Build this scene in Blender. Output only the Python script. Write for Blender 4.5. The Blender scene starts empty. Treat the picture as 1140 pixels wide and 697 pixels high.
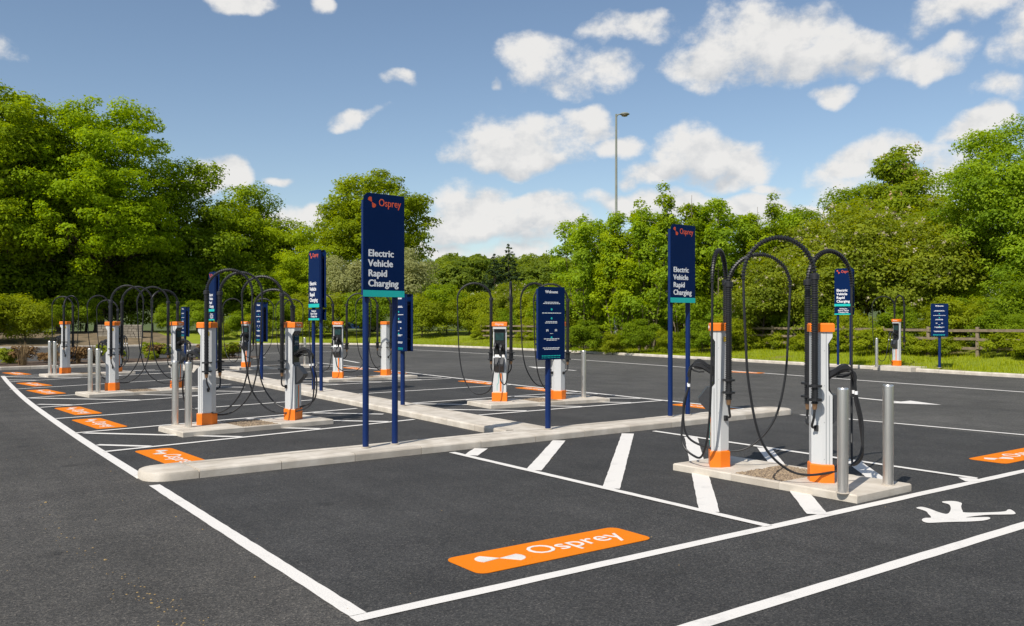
import bpy, math, random
import numpy as np
from mathutils import Vector, Matrix

SC = bpy.context.scene
COL = SC.collection
PI = math.pi

# ------------------------------------------------------------------ camera
# World frame: Y runs along the parked rows (away, to the left), X across them
# (away, to the right).  The camera stands at the origin, 1.75 m up.
HEAD = math.atan2(680, 965)
FWD = (math.sin(HEAD), math.cos(HEAD)); RGT = (math.cos(HEAD), -math.sin(HEAD))
cam = bpy.data.cameras.new('camera')
cam.sensor_width = 36; cam.lens = 36 * 965 / 1140; cam.shift_y = 8.5 / 1140
cam.clip_start = 0.1; cam.clip_end = 3000
camo = bpy.data.objects.new('camera', cam); COL.objects.link(camo)
camo.location = (0, 0, 1.75)
camo.rotation_euler = (PI / 2, 0, -HEAD)
SC.camera = camo

# ------------------------------------------------------------------ light
SUN_DIR = Vector((-0.90, -0.35, 1.0)).normalized()          # towards the sun
SUN_EL = math.asin(SUN_DIR.z); SUN_AZ = math.atan2(SUN_DIR.x, SUN_DIR.y)
sun = bpy.data.lights.new('sun', 'SUN'); sun.energy = 3.9; sun.angle = math.radians(0.53)
sun.color = (1.0, 0.945, 0.86)
suno = bpy.data.objects.new('sun', sun); COL.objects.link(suno)
suno.rotation_euler = SUN_DIR.to_track_quat('Z', 'Y').to_euler()
suno.location = (-20, -8, 40)
SC.view_settings.view_transform = 'Standard'; SC.view_settings.look = 'None'
SC.view_settings.exposure = 0.35; SC.view_settings.gamma = 1.0
SC.view_settings.use_curve_mapping = False
SC.cycles.use_denoising = True
SC.cycles.max_bounces = 6; SC.cycles.transparent_max_bounces = 4
SC.cycles.diffuse_bounces = 3; SC.cycles.glossy_bounces = 3; SC.cycles.transmission_bounces = 3

# clouds: bearing and elevation of each (degrees, from the camera heading), half width,
# height above and below its middle, weight (1 = solid cumulus, below = thin)
def _c(u, v, w, up, dn, k=1.0):
    t = (u - 570) / 965; az = math.atan(t)
    return (HEAD + az, math.atan((357 - v) / 965 * math.cos(az)),
            w / 965 * math.cos(az) ** 2, up / 965 * math.cos(az), dn / 965 * math.cos(az), k)
CLOUDS = [_c(*a) for a in [
    (270, 0, 44, 26, 16, 0.95), (363, 6, 15, 12, 12, 0.7), 
    (448, 84, 26, 10, 10, 0.6), (398, 128, 26, 9, 9, 0.5), (545, 102, 10, 9, 9, .5),
    (240, 206, 46, 30, 20, 1), (307, 203, 18, 8, 7, .75), (325, 247, 48, 20, 18, .85), (285, 262, 40, 12, 12, .7),
    (575, 170, 92, 36, 22, 1), (535, 160, 40, 22, 22, .8), 
    (655, 142, 42, 25, 26, .95), (690, 165, 40, 16, 12, .8),
    (600, 68, 66, 28, 34, .72), (650, 85, 60, 26, 22, .62), 
    (700, 30, 62, 20, 24, .6), 
    (850, 54, 104, 54, 44, 1), (785, 72, 50, 32, 30, .9), (940, 58, 84, 40, 34, 1), (1030, 72, 60, 22, 18, .85),
    (925, 106, 26, 12, 14, .6), 
    (1090, 4, 80, 34, 30, .8), (1130, 36, 40, 34, 34, .7), (1115, 95, 34, 24, 30, .5),
    (780, 172, 62, 40, 36, 1), (735, 190, 48, 22, 18, .9), (830, 185, 42, 30, 26, .9), 
    (862, 210, 32, 13, 12, .8), (1085, 146, 46, 24, 18, .95),
    (960, 178, 44, 24, 26, .8), (1005, 170, 60, 26, 30, .7), (1060, 190, 60, 34, 50, .6), (940, 200, 50, 26, 26, .45),
    (530, 240, 74, 42, 36, 1), (590, 250, 70, 28, 34, .9), (600, 226, 46, 18, 16, .85), (490, 275, 60, 18, 16, .75),
    (560, 285, 70, 16, 24, .7), 
    (700, 228, 80, 22, 22, .85), (780, 232, 60, 20, 22, .85), (850, 236, 60, 24, 26, .9), (915, 235, 50, 18, 24, .9),
    (-60, 60, 90, 40, 30, .8), (-190, 170, 80, 34, 26, 1),
    (1290, 110, 90, 44, 34, 1), (1420, 50, 120, 50, 40, .9)]]

W = bpy.data.worlds.new('World'); SC.world = W; W.use_nodes = True
nt = W.node_tree; N = nt.nodes; L = nt.links
for n in list(N): N.remove(n)
def wn(t, **kw):
    n = N.new(t)
    for k, v in kw.items():
        if k[0] == 'i' and k[1:].isdigit(): n.inputs[int(k[1:])].default_value = v
        else: setattr(n, k, v)
    return n
def wmath(op, a, b=None, c=None, clamp=False):
    n = N.new('ShaderNodeMath'); n.operation = op; n.use_clamp = clamp
    for i, x in enumerate((a, b, c)):
        if x is None: continue
        if isinstance(x, (int, float)): n.inputs[i].default_value = x
        else: L.new(x, n.inputs[i])
    return n.outputs[0]
def wvec(op, a, b=None, c=None, out=0):
    n = N.new('ShaderNodeVectorMath'); n.operation = op
    for i, x in enumerate((a, b, c)):
        if x is None: continue
        if isinstance(x, tuple): n.inputs[i].default_value = x
        else: L.new(x, n.inputs[i])
    return n.outputs[out]
sky = wn('ShaderNodeTexSky', sky_type='NISHITA', sun_disc=False, sun_elevation=SUN_EL,
         sun_rotation=SUN_AZ, altitude=60, air_density=1.0, dust_density=0.35, ozone_density=0.9)
tc = wn('ShaderNodeTexCoord')
sp = wn('ShaderNodeSeparateXYZ'); L.new(tc.outputs['Generated'], sp.inputs[0])
az = wmath('ARCTAN2', sp.outputs[0], sp.outputs[1])
el = wmath('ARCSINE', sp.outputs[2])
elm = wmath('MULTIPLY', el, -1.0)
cv = wn('ShaderNodeCombineXYZ'); L.new(az, cv.inputs[0]); L.new(el, cv.inputs[1]); L.new(elm, cv.inputs[2])
# turbulence: cauliflower detail, finer towards the horizon is not needed at this scale
sc_ = wvec('MULTIPLY', cv.outputs[0], (1.0, 1.35, 0.0))
def noise(vec, scale, detail, rough, off=(0, 0, 0)):
    n = wn('ShaderNodeTexNoise'); n.noise_dimensions = '2D'
    n.inputs['Scale'].default_value = scale; n.inputs['Detail'].default_value = detail
    n.inputs['Roughness'].default_value = rough
    L.new(wvec('ADD', vec, off), n.inputs['Vector']); return n
warp = noise(sc_, 11, 2, .5, (3, 1, 5))
wc = wn('ShaderNodeCombineXYZ'); wo_ = wmath('MULTIPLY', wmath('SUBTRACT', warp.outputs[0], .5), .055)
for i_ in (0, 1): L.new(wo_, wc.inputs[i_])
L.new(wmath('MULTIPLY', wo_, -1.0), wc.inputs[2])
wv = wvec('ADD', wc.outputs[0], cv.outputs[0])
fld = None; base = None
for a0, e0, w_, up, dn, k in CLOUDS:
    v = wvec('MULTIPLY_ADD', wv, (1 / w_, 1 / up, 1 / dn), (-a0 / w_, -e0 / up, e0 / dn))
    v = wvec('MAXIMUM', v, (-99, 0, 0))
    r2 = wvec('DOT_PRODUCT', v, v, out=1)
    f = wmath('MULTIPLY_ADD', r2, -k, k)
    fld = f if fld is None else wmath('SMOOTH_MAX', fld, f, 0.06)
    if w_ > 52 / 965 and k > .8:                       # shaded underside of the bigger clouds
        sz = N.new('ShaderNodeSeparateXYZ'); L.new(v, sz.inputs[0])
        bs = wmath('MINIMUM', sz.outputs[2], wmath('MULTIPLY', f, 2.5))
        base = bs if base is None else wmath('MAXIMUM', base, bs)
# the same kind of cloud over the rest of the sky
big = noise(sc_, 3.1, 3, .5, (7, 2, 0))
azr = wmath('ABSOLUTE', wmath('SUBTRACT', az, HEAD))
outm = wmath('MULTIPLY', wmath('SUBTRACT', azr, .62), 6.0, clamp=True)
hi = wmath('MULTIPLY', wmath('SUBTRACT', el, .40), 8.0, clamp=True)
outm = wmath('MAXIMUM', outm, hi)
gen = wmath('MULTIPLY_ADD', wmath('SUBTRACT', big.outputs[0], .56), 7.0, -1.0 + 1.0)
gen = wmath('SUBTRACT', wmath('MULTIPLY', wmath('ADD', gen, 1.0), outm), 1.0)
fld = wmath('MAXIMUM', wmath('MAXIMUM', fld, -1.0), gen)
n1 = noise(sc_, 20, 8, .62)
n2 = noise(sc_, 20, 4, .62, (0.009, -0.022, 0))
dens = wmath('MULTIPLY_ADD', wmath('SUBTRACT', n1.outputs[0], .5), 2.25, wmath('MULTIPLY_ADD', fld, 1.45, .06))
mr = wn('ShaderNodeMapRange', interpolation_type='SMOOTHSTEP'); L.new(dens, mr.inputs[0])
mr.inputs[1].default_value = .06; mr.inputs[2].default_value = 1.12
alpha = wmath('MULTIPLY', mr.outputs[0], .97)
rel = wmath('MULTIPLY_ADD', wmath('SUBTRACT', n1.outputs[0], n2.outputs[0]), 1.1, .76)
shd = wmath('ADD', wmath('MULTIPLY_ADD', wmath('MAXIMUM', base, 0.0), -.55, rel), wmath('MULTIPLY', wmath('SUBTRACT', dens, .8), .12), clamp=True)
cr = wn('ShaderNodeValToRGB'); L.new(shd, cr.inputs[0])
cr.color_ramp.elements[0].position = .25; cr.color_ramp.elements[0].color = (.47, .485, .505, 1)
cr.color_ramp.elements[1].position = .85; cr.color_ramp.elements[1].color = (.665, .655, .64, 1)
SKY_K = 0.091
cl = wn('ShaderNodeVectorMath', operation='SCALE'); L.new(cr.outputs[0], cl.inputs[0]); cl.inputs['Scale'].default_value = 1.0 / SKY_K
hz = wmath('GREATER_THAN', sp.outputs[2], -0.02)
mx = wn('ShaderNodeMix', data_type='RGBA'); L.new(wmath('MULTIPLY', alpha, hz), mx.inputs[0])
L.new(sky.outputs[0], mx.inputs[6]); L.new(cl.outputs[0], mx.inputs[7])
bg = wn('ShaderNodeBackground'); L.new(mx.outputs[2], bg.inputs[0]); bg.inputs[1].default_value = SKY_K
wo = wn('ShaderNodeOutputWorld'); L.new(bg.outputs[0], wo.inputs[0])

# ------------------------------------------------------------------ materials
def mat(name, col, rough=.6, metal=0, nscale=None, namt=.15, bump=0, bscale=None, col2=None, spec=.5, detail=4, coat=0):
    m = bpy.data.materials.new(name); m.use_nodes = True
    t = m.node_tree; b = t.nodes['Principled BSDF']
    b.inputs['Roughness'].default_value = rough; b.inputs['Metallic'].default_value = metal
    b.inputs['Specular IOR Level'].default_value = spec
    b.inputs['Coat Weight'].default_value = coat
    b.inputs['Base Color'].default_value = (*col, 1)
    tcn = t.nodes.new('ShaderNodeTexCoord')
    if nscale:
        n = t.nodes.new('ShaderNodeTexNoise'); n.inputs['Scale'].default_value = nscale; n.inputs['Detail'].default_value = detail
        t.links.new(tcn.outputs['Object'], n.inputs['Vector'])
        r = t.nodes.new('ShaderNodeValToRGB'); t.links.new(n.outputs[0], r.inputs[0])
        c2 = col2 or tuple(c * (1 - 2 * namt) for c in col)
        r.color_ramp.elements[0].position = .3; r.color_ramp.elements[0].color = (*c2, 1)
        r.color_ramp.elements[1].position = .7; r.color_ramp.elements[1].color = (*col, 1)
        t.links.new(r.outputs[0], b.inputs['Base Color'])
    if bump:
        n = t.nodes.new('ShaderNodeTexNoise'); n.inputs['Scale'].default_value = bscale or 60; n.inputs['Detail'].default_value = 3
        t.links.new(tcn.outputs['Object'], n.inputs['Vector'])
        bp = t.nodes.new('ShaderNodeBump'); bp.inputs['Strength'].default_value = bump; bp.inputs['Distance'].default_value = .01
        t.links.new(n.outputs[0], bp.inputs['Height']); t.links.new(bp.outputs[0], b.inputs['Normal'])
    return m

def asphalt_mat(name, base):
    m = bpy.data.materials.new(name); m.use_nodes = True
    t = m.node_tree; b = t.nodes['Principled BSDF']; ln = t.links.new
    g = t.nodes.new('ShaderNodeTexCoord')
    def nz(s, d, r=.5):
        n = t.nodes.new('ShaderNodeTexNoise'); n.inputs['Scale'].default_value = s; n.inputs['Detail'].default_value = d
        n.inputs['Roughness'].default_value = r; ln(g.outputs['Object'], n.inputs['Vector']); return n
    vo = t.nodes.new('ShaderNodeTexVoronoi'); vo.inputs['Scale'].default_value = 98; ln(g.outputs['Object'], vo.inputs['Vector'])
    agg = t.nodes.new('ShaderNodeSeparateColor'); ln(vo.outputs['Color'], agg.inputs[0])
    fine = t.nodes.new('ShaderNodeValToRGB'); ln(agg.outputs[0], fine.inputs[0])
    e = fine.color_ramp.elements
    e[0].position = 0; e[0].color = (.48, .48, .48, 1); e[1].position = .62; e[1].color = (.98, .98, .98, 1)
    x = fine.color_ramp.elements.new(.90); x.color = (1.38, 1.35, 1.30, 1)
    x = fine.color_ramp.elements.new(.97); x.color = (2.0, 1.92, 1.8, 1)
    mid = nz(1.1, 6, .65); mr_ = t.nodes.new('ShaderNodeMapRange'); ln(mid.outputs[0], mr_.inputs[0])
    mr_.inputs[1].default_value = .3; mr_.inputs[2].default_value = .7; mr_.inputs[3].default_value = .78; mr_.inputs[4].default_value = 1.24
    big = nz(.16, 4, .6); mb = t.nodes.new('ShaderNodeMapRange'); ln(big.outputs[0], mb.inputs[0])
    mb.inputs[1].default_value = .3; mb.inputs[2].default_value = .7; mb.inputs[3].default_value = .80; mb.inputs[4].default_value = 1.22
    # roller lanes: faint streaks along the paving run
    mp = t.nodes.new('ShaderNodeMapping'); mp.inputs['Scale'].default_value = (2.0, .09, 1); ln(g.outputs['Object'], mp.inputs[0])
    st = t.nodes.new('ShaderNodeTexNoise'); st.inputs['Scale'].default_value = 1.6; st.inputs['Detail'].default_value = 5; ln(mp.outputs[0], st.inputs['Vector'])
    ms = t.nodes.new('ShaderNodeMapRange'); ln(st.outputs[0], ms.inputs[0]); ms.inputs[1].default_value = .3; ms.inputs[2].default_value = .7
    ms.inputs[3].default_value = .9; ms.inputs[4].default_value = 1.1
    def mul(a, c):
        n = t.nodes.new('ShaderNodeMath'); n.operation = 'MULTIPLY'; ln(a, n.inputs[0]); ln(c, n.inputs[1]); return n.outputs[0]
    k = mul(mul(mr_.outputs[0], mb.outputs[0]), ms.outputs[0])
    v1 = t.nodes.new('ShaderNodeVectorMath'); v1.operation = 'SCALE'; ln(fine.outputs[0], v1.inputs[0]); ln(k, v1.inputs['Scale'])
    v2 = t.nodes.new('ShaderNodeVectorMath'); v2.operation = 'MULTIPLY'; ln(v1.outputs[0], v2.inputs[0]); v2.inputs[1].default_value = base
    # light dusty scuffs
    du = nz(2.3, 8, .72); dr = t.nodes.new('ShaderNodeMapRange'); ln(du.outputs[0], dr.inputs[0])
    dr.inputs[1].default_value = .62; dr.inputs[2].default_value = .82; dr.inputs[3].default_value = 0; dr.inputs[4].default_value = .35
    mxx = t.nodes.new('ShaderNodeMix'); mxx.data_type = 'RGBA'; ln(dr.outputs[0], mxx.inputs[0]); ln(v2.outputs[0], mxx.inputs[6])
    mxx.inputs[7].default_value = (.12, .112, .10, 1)
    sv = t.nodes.new('ShaderNodeTexVoronoi'); sv.inputs['Scale'].default_value = .8; ln(g.outputs['Object'], sv.inputs['Vector'])
    wob = nz(9, 4); sa = t.nodes.new('ShaderNodeMath'); sa.operation = 'MULTIPLY_ADD'; ln(wob.outputs[0], sa.inputs[0]); sa.inputs[1].default_value = -.10; ln(sv.outputs['Distance'], sa.inputs[2])
    so = t.nodes.new('ShaderNodeMapRange'); ln(sa.outputs[0], so.inputs[0]); so.inputs[1].default_value = -.01; so.inputs[2].default_value = .05; so.inputs[3].default_value = .66; so.inputs[4].default_value = 1.0
    v3 = t.nodes.new('ShaderNodeVectorMath'); v3.operation = 'SCALE'; ln(mxx.outputs[2], v3.inputs[0]); ln(so.outputs[0], v3.inputs['Scale'])
    ln(v3.outputs[0], b.inputs['Base Color'])
    b.inputs['Roughness'].default_value = .82; b.inputs['Specular IOR Level'].default_value = .35
    bp = t.nodes.new('ShaderNodeBump'); bp.inputs['Strength'].default_value = .55; bp.inputs['Distance'].default_value = .006
    ln(vo.outputs['Distance'], bp.inputs['Height']); ln(bp.outputs[0], b.inputs['Normal'])
    return m

def paint_mat(name, col, wear=.55):
    m = bpy.data.materials.new(name); m.use_nodes = True
    t = m.node_tree; b = t.nodes['Principled BSDF']; ln = t.links.new
    g = t.nodes.new('ShaderNodeTexCoord')
    n = t.nodes.new('ShaderNodeTexNoise'); n.inputs['Scale'].default_value = 3; n.inputs['Detail'].default_value = 9; n.inputs['Roughness'].default_value = .75
    ln(g.outputs['Object'], n.inputs['Vector'])
    r = t.nodes.new('ShaderNodeValToRGB'); ln(n.outputs[0], r.inputs[0])
    r.color_ramp.elements[0].position = wear; r.color_ramp.elements[0].color = (*col, 1)
    r.color_ramp.elements[1].position = .80; r.color_ramp.elements[1].color = (*[c * .62 + .02 for c in col], 1)
    ln(r.outputs[0], b.inputs['Base Color']); b.inputs['Roughness'].default_value = .75; b.inputs['Specular IOR Level'].default_value = .2
    v = t.nodes.new('ShaderNodeTexVoronoi'); v.inputs['Scale'].default_value = 75; ln(g.outputs['Object'], v.inputs['Vector'])
    bp = t.nodes.new('ShaderNodeBump'); bp.inputs['Strength'].default_value = .3; bp.inputs['Distance'].default_value = .004
    ln(v.outputs['Distance'], bp.inputs['Height']); ln(bp.outputs[0], b.inputs['Normal'])
    return m

def leaf_mat(name, dark, light, trans=.55, spread=1.0):
    m = bpy.data.materials.new(name); m.use_nodes = True
    t = m.node_tree; b = t.nodes['Principled BSDF']; ln = t.links.new; out = t.nodes['Material Output']
    a = t.nodes.new('ShaderNodeAttribute'); a.attribute_name = 'tint'
    oi = t.nodes.new('ShaderNodeObjectInfo')
    ad = t.nodes.new('ShaderNodeMath'); ad.operation = 'MULTIPLY_ADD'; ln(oi.outputs['Random'], ad.inputs[0]); ad.inputs[1].default_value = .24; ln(a.outputs['Fac'], ad.inputs[2])
    r = t.nodes.new('ShaderNodeValToRGB'); ln(ad.outputs[0], r.inputs[0])
    r.color_ramp.elements[0].position = .1; r.color_ramp.elements[0].color = (*dark, 1)
    r.color_ramp.elements[1].position = 1.05 if False else 1.0; r.color_ramp.elements[1].color = (*light, 1)
    ln(r.outputs[0], b.inputs['Base Color']); b.inputs['Roughness'].default_value = .6; b.inputs['Specular IOR Level'].default_value = .14
    tr = t.nodes.new('ShaderNodeBsdfTranslucent')
    hs = t.nodes.new('ShaderNodeHueSaturation'); hs.inputs['Saturation'].default_value = 1.1; hs.inputs['Value'].default_value = 1.3; hs.inputs['Hue'].default_value = .485
    ln(r.outputs[0], hs.inputs['Color']); ln(hs.outputs[0], tr.inputs[0])
    ms = t.nodes.new('ShaderNodeMixShader'); ms.inputs[0].default_value = trans
    ln(b.outputs[0], ms.inputs[1]); ln(tr.outputs[0], ms.inputs[2]); ln(ms.outputs[0], out.inputs[0])
    return m

M = {
 'asphalt': asphalt_mat('asphalt', (.0475, .0462, .0445)),
 'asphalt_road': asphalt_mat('asphalt_road', (.080, .077, .0715)),
 'asphalt_lane': asphalt_mat('asphalt_lane', (.066, .0620, .0565)),
 'paint': paint_mat('white_paint', (.71, .68, .635), .55),
 'orange_paint': paint_mat('orange_paint', (.74, .195, .002), .66),
 'concrete': mat('concrete', (.54, .48, .40), .85, nscale=3.5, col2=(.40, .35, .285), bump=.4, bscale=90, detail=9),
 'concrete_top': mat('concrete_top', (.65, .59, .505), .9, nscale=4, col2=(.45, .395, .32), bump=.35, bscale=110, detail=9),
 'white': mat('white_powder_coat', (.60, .605, .60), .4, nscale=2, col2=(.56, .565, .56)),
 'seam': mat('grey_seam', (.30, .31, .32), .5),
 'orange': mat('orange_plastic', (.86, .20, .008), .42, nscale=4, col2=(.80, .18, .008)),
 'black': mat('black_rubber', (.018, .018, .02), .48, nscale=20, col2=(.012, .012, .013)),
 'blackgloss': mat('black_gloss', (.012, .013, .015), .18),
 'dark': mat('charcoal_plastic', (.045, .047, .05), .45, nscale=30, col2=(.035, .036, .04)),
 'screen': mat('dark_screen_glass', (.02, .06, .06), .08, nscale=12, col2=(.015, .03, .035)),
 'brass': mat('brass_gland', (.45, .27, .15), .4, .8),
 'steel': mat('brushed_steel', (.78, .745, .70), .30, .9, nscale=6, col2=(.74, .705, .66)),
 'navy': mat('navy_sign_face', (.0004, .0140, .072), .55, nscale=1.5, col2=(.0004, .0130, .066), spec=.1),
 'navypost': mat('navy_post', (.003, .019, .098), .42, spec=.3),
 'signin': mat('sign_inside_black', (.010, .011, .014), .7),
 'teal': mat('teal_strip', (.004, .47, .42), .5),
 'yellow': mat('yellow_sticker', (.62, .43, .03), .5),
 'letter': mat('white_lettering', (.80, .80, .80), .5),
 'red': mat('orange_red_lettering', (.72, .10, .030), .5),
 'wood': mat('weathered_wood', (.26, .20, .135), .85, nscale=7, col2=(.15, .112, .075), bump=.4, bscale=40),
 'bark': mat('bark', (.115, .09, .062), .9, nscale=5, col2=(.06, .048, .034), bump=.6, bscale=14),
 'barkpale': mat('pale_bark', (.23, .185, .125), .85, nscale=5, col2=(.14, .11, .075), bump=.4, bscale=18),
 'soil': mat('bark_mulch', (.12, .075, .045), .95, nscale=9, col2=(.055, .036, .024), bump=.8, bscale=20, detail=8),
 'lamp_metal': mat('galvanised_column', (.25, .265, .225), .6, .2, nscale=3, col2=(.20, .215, .18)),
 'lamp_glass': mat('lamp_bowl', (.30, .22, .14), .25),
 'stone': mat('rubble_stone', (.27, .235, .185), .9, nscale=6, col2=(.17, .148, .115), bump=.6, bscale=22),
 'stonepale': mat('rubble_stone_pale', (.33, .29, .225), .9, nscale=5, col2=(.22, .19, .15), bump=.6, bscale=22),
 'pebble': mat('pea_gravel', (.40, .30, .19), .8, nscale=45, col2=(.14, .10, .07), detail=1),
 'dirtbit': mat('dry_clay_crumbs', (.36, .25, .10), .9, nscale=20, col2=(.20, .14, .07)),
 'hill': mat('hill_grass', (.10, .13, .02), .95, nscale=.03, col2=(.06, .085, .018), detail=8),
 'carblue': mat('blue_car_paint', (.02, .06, .20), .3, coat=.6),
 'glass': mat('car_glass', (.02, .025, .03), .06),
 'tyre': mat('tyre', (.02, .02, .02), .8),
 'maple': leaf_mat('maple_leaf', (0.176, 0.272, 0.008), (0.406, 0.560, 0.010)),
 'lime': leaf_mat('fresh_leaf', (0.176, 0.264, 0.010), (0.420, 0.532, 0.011)),
 'oak': leaf_mat('oak_leaf', (0.176, 0.248, 0.010), (0.406, 0.490, 0.011)),
 'dense': leaf_mat('dense_leaf', (0.128, 0.208, 0.013), (0.322, 0.434, 0.017)),
 'sycamore': leaf_mat('sycamore_leaf', (0.176, 0.288, 0.019), (0.420, 0.560, 0.031)),
 'hedge': leaf_mat('hedge_leaf', (0.176, 0.240, 0.013), (0.406, 0.462, 0.020)),
 'grey': leaf_mat('grey_willow_leaf', (0.240, 0.264, 0.096), (0.448, 0.462, 0.196)),
 'olive': leaf_mat('olive_leaf', (0.160, 0.224, 0.022), (0.364, 0.413, 0.034)),
 'chestnut': leaf_mat('chestnut_leaf', (0.176, 0.256, 0.019), (0.378, 0.469, 0.028)),
 'conifer': leaf_mat('conifer_needle', (0.022, 0.042, 0.014), (0.065, 0.1, 0.025), .12),
 'far': leaf_mat('far_wood_leaf', (0.128, 0.192, 0.022), (0.280, 0.350, 0.042)),
 'blossom': leaf_mat('cream_blossom', (.36, .31, .20), (.58, .51, .36), .2),
 'candle': leaf_mat('pink_candle', (.36, .20, .13), (.58, .36, .24), .2),
 'rust': leaf_mat('rusty_shrub', (.17, .10, .04), (.33, .21, .09), .25),
 'straw': leaf_mat('dry_grass', (.20, .14, .07), (.36, .27, .15), .25),
 'grass': leaf_mat('grass_blade', (0.17, 0.225, 0.002), (0.34, 0.38, 0.003), .3),
}
def verge_mat():
    m = mat('verge_turf', (.25, .30, .003), .95, nscale=1.2, col2=(.17, .22, .004), bump=.7, bscale=30, detail=9)
    t = m.node_tree; b = t.nodes['Principled BSDF']; ln = t.links.new
    src = b.inputs['Base Color'].links[0].from_socket
    g = t.nodes.new('ShaderNodeTexCoord'); n = t.nodes.new('ShaderNodeTexNoise'); n.inputs['Scale'].default_value = .35; n.inputs['Detail'].default_value = 7
    ln(g.outputs['Object'], n.inputs['Vector'])
    r = t.nodes.new('ShaderNodeMapRange'); ln(n.outputs[0], r.inputs[0]); r.inputs[1].default_value = .55; r.inputs[2].default_value = .7
    mx_ = t.nodes.new('ShaderNodeMix'); mx_.data_type = 'RGBA'; ln(r.outputs[0], mx_.inputs[0]); ln(src, mx_.inputs[6]); mx_.inputs[7].default_value = (.21, .155, .075, 1)
    ln(mx_.outputs[2], b.inputs['Base Color'])
    return m
M['verge'] = verge_mat()
M['litter'] = mat('leaf_litter', (.23, .165, .095), .95, nscale=1.5, col2=(.11, .085, .045), bump=.7, bscale=25, detail=9)

# ------------------------------------------------------------------ mesh tools
class MB:
    def __init__(s): s.v = []; s.f = []
    def add(s, vs, fs):
        o = len(s.v); s.v.extend(vs); s.f.extend(tuple(i + o for i in f) for f in fs); return s
    def box(s, x0, x1, y0, y1, z0, z1, b=0.0):
        if b <= 0:
            return s.add([(x0, y0, z0), (x1, y0, z0), (x1, y1, z0), (x0, y1, z0), (x0, y0, z1), (x1, y0, z1), (x1, y1, z1), (x0, y1, z1)],
                         [(0, 3, 2, 1), (4, 5, 6, 7), (0, 1, 5, 4), (1, 2, 6, 5), (2, 3, 7, 6), (3, 0, 4, 7)])
        r = lambda i, z: [(x0 + i, y0 + i, z), (x1 - i, y0 + i, z), (x1 - i, y1 - i, z), (x0 + i, y1 - i, z)]
        return s.loft([r(b * .7, z0), r(0, z0 + b), r(0, z1 - b), r(b, z1)])
    def loft(s, rings, cap=True, close=True):
        n = len(rings[0]); vs = [p for r in rings for p in r]; fs = []
        for k in range(len(rings) - 1):
            for i in range(n if close else n - 1):
                j = (i + 1) % n; fs.append((k * n + i, k * n + j, (k + 1) * n + j, (k + 1) * n + i))
        if cap:
            fs.append(tuple(range(n - 1, -1, -1))); fs.append(tuple(range((len(rings) - 1) * n, len(rings) * n)))
        return s.add(vs, fs)
    def prism(s, pts, h0, h1, axis='z'):
        f = {'z': lambda a, b, h: (a, b, h), 'y': lambda a, b, h: (a, h, b), 'x': lambda a, b, h: (h, a, b)}[axis]
        return s.loft([[f(a, b, h0) for a, b in pts], [f(a, b, h1) for a, b in pts]])
    def tube(s, pts, rad, sides=8, cap=True):
        P = [Vector(p) for p in pts]; n = len(P)
        if isinstance(rad, (int, float)): rad = [rad] * n
        T = [(P[min(i + 1, n - 1)] - P[max(i - 1, 0)]) for i in range(n)]
        T = [t.normalized() if t.length > 1e-9 else Vector((0, 0, 1)) for t in T]
        a = Vector((1, 0, 0)) if abs(T[0].x) < .9 else Vector((0, 1, 0))
        u = T[0].cross(a).normalized(); rings = []
        for i in range(n):
            u = (u - T[i] * u.dot(T[i])).normalized(); w = T[i].cross(u)
            rings.append([tuple(P[i] + (u * math.cos(2 * PI * k / sides) + w * math.sin(2 * PI * k / sides)) * rad[i]) for k in range(sides)])
        return s.loft(rings, cap)
    def lathe(s, prof, x=0, y=0, sides=20):
        return s.loft([[(x + r * math.cos(2 * PI * k / sides), y + r * math.sin(2 * PI * k / sides), z) for k in range(sides)] for r, z in prof])
    def mesh(s, name, m, smooth=False):
        me = bpy.data.meshes.new(name); me.from_pydata(s.v, [], s.f)
        if isinstance(m, str): m = M[m]
        me.materials.append(m)
        if smooth:
            me.polygons.foreach_set('use_smooth', [True] * len(me.polygons))
            me.set_sharp_from_angle(angle=math.radians(38))
        me.update(); return me
    def build(s, name, m, parent=None, smooth=False):
        return link(name, s.mesh(name, m, smooth), parent)
def link(name, me, parent=None, loc=None, rz=None):
    o = bpy.data.objects.new(name, me); COL.objects.link(o)
    if parent: o.parent = parent
    if loc is not None: o.location = loc
    if rz is not None: o.rotation_euler = (0, 0, rz)
    return o
def empty(name, loc=(0, 0, 0), rz=0): return link(name, None, None, loc, rz)
def tag(o, label=None, cat=None, group=None, kind=None):
    if label: o['label'] = label
    if cat: o['category'] = cat
    if group: o['group'] = group
    if kind: o['kind'] = kind
    return o
def copy_tree(o, parent=None):
    c = o.copy(); COL.objects.link(c)
    if parent: c.parent = parent
    for ch in [x for x in bpy.data.objects if x.parent == o]: copy_tree(ch, c)
    return c
def at(u, d):            # a point d metres out along a bearing from the camera station
    s = (u - 570) / 965 * d
    return FWD[0] * d + RGT[0] * s, FWD[1] * d + RGT[1] * s
def rot2(x, y, a): return x * math.cos(a) - y * math.sin(a), x * math.sin(a) + y * math.cos(a)

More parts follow.
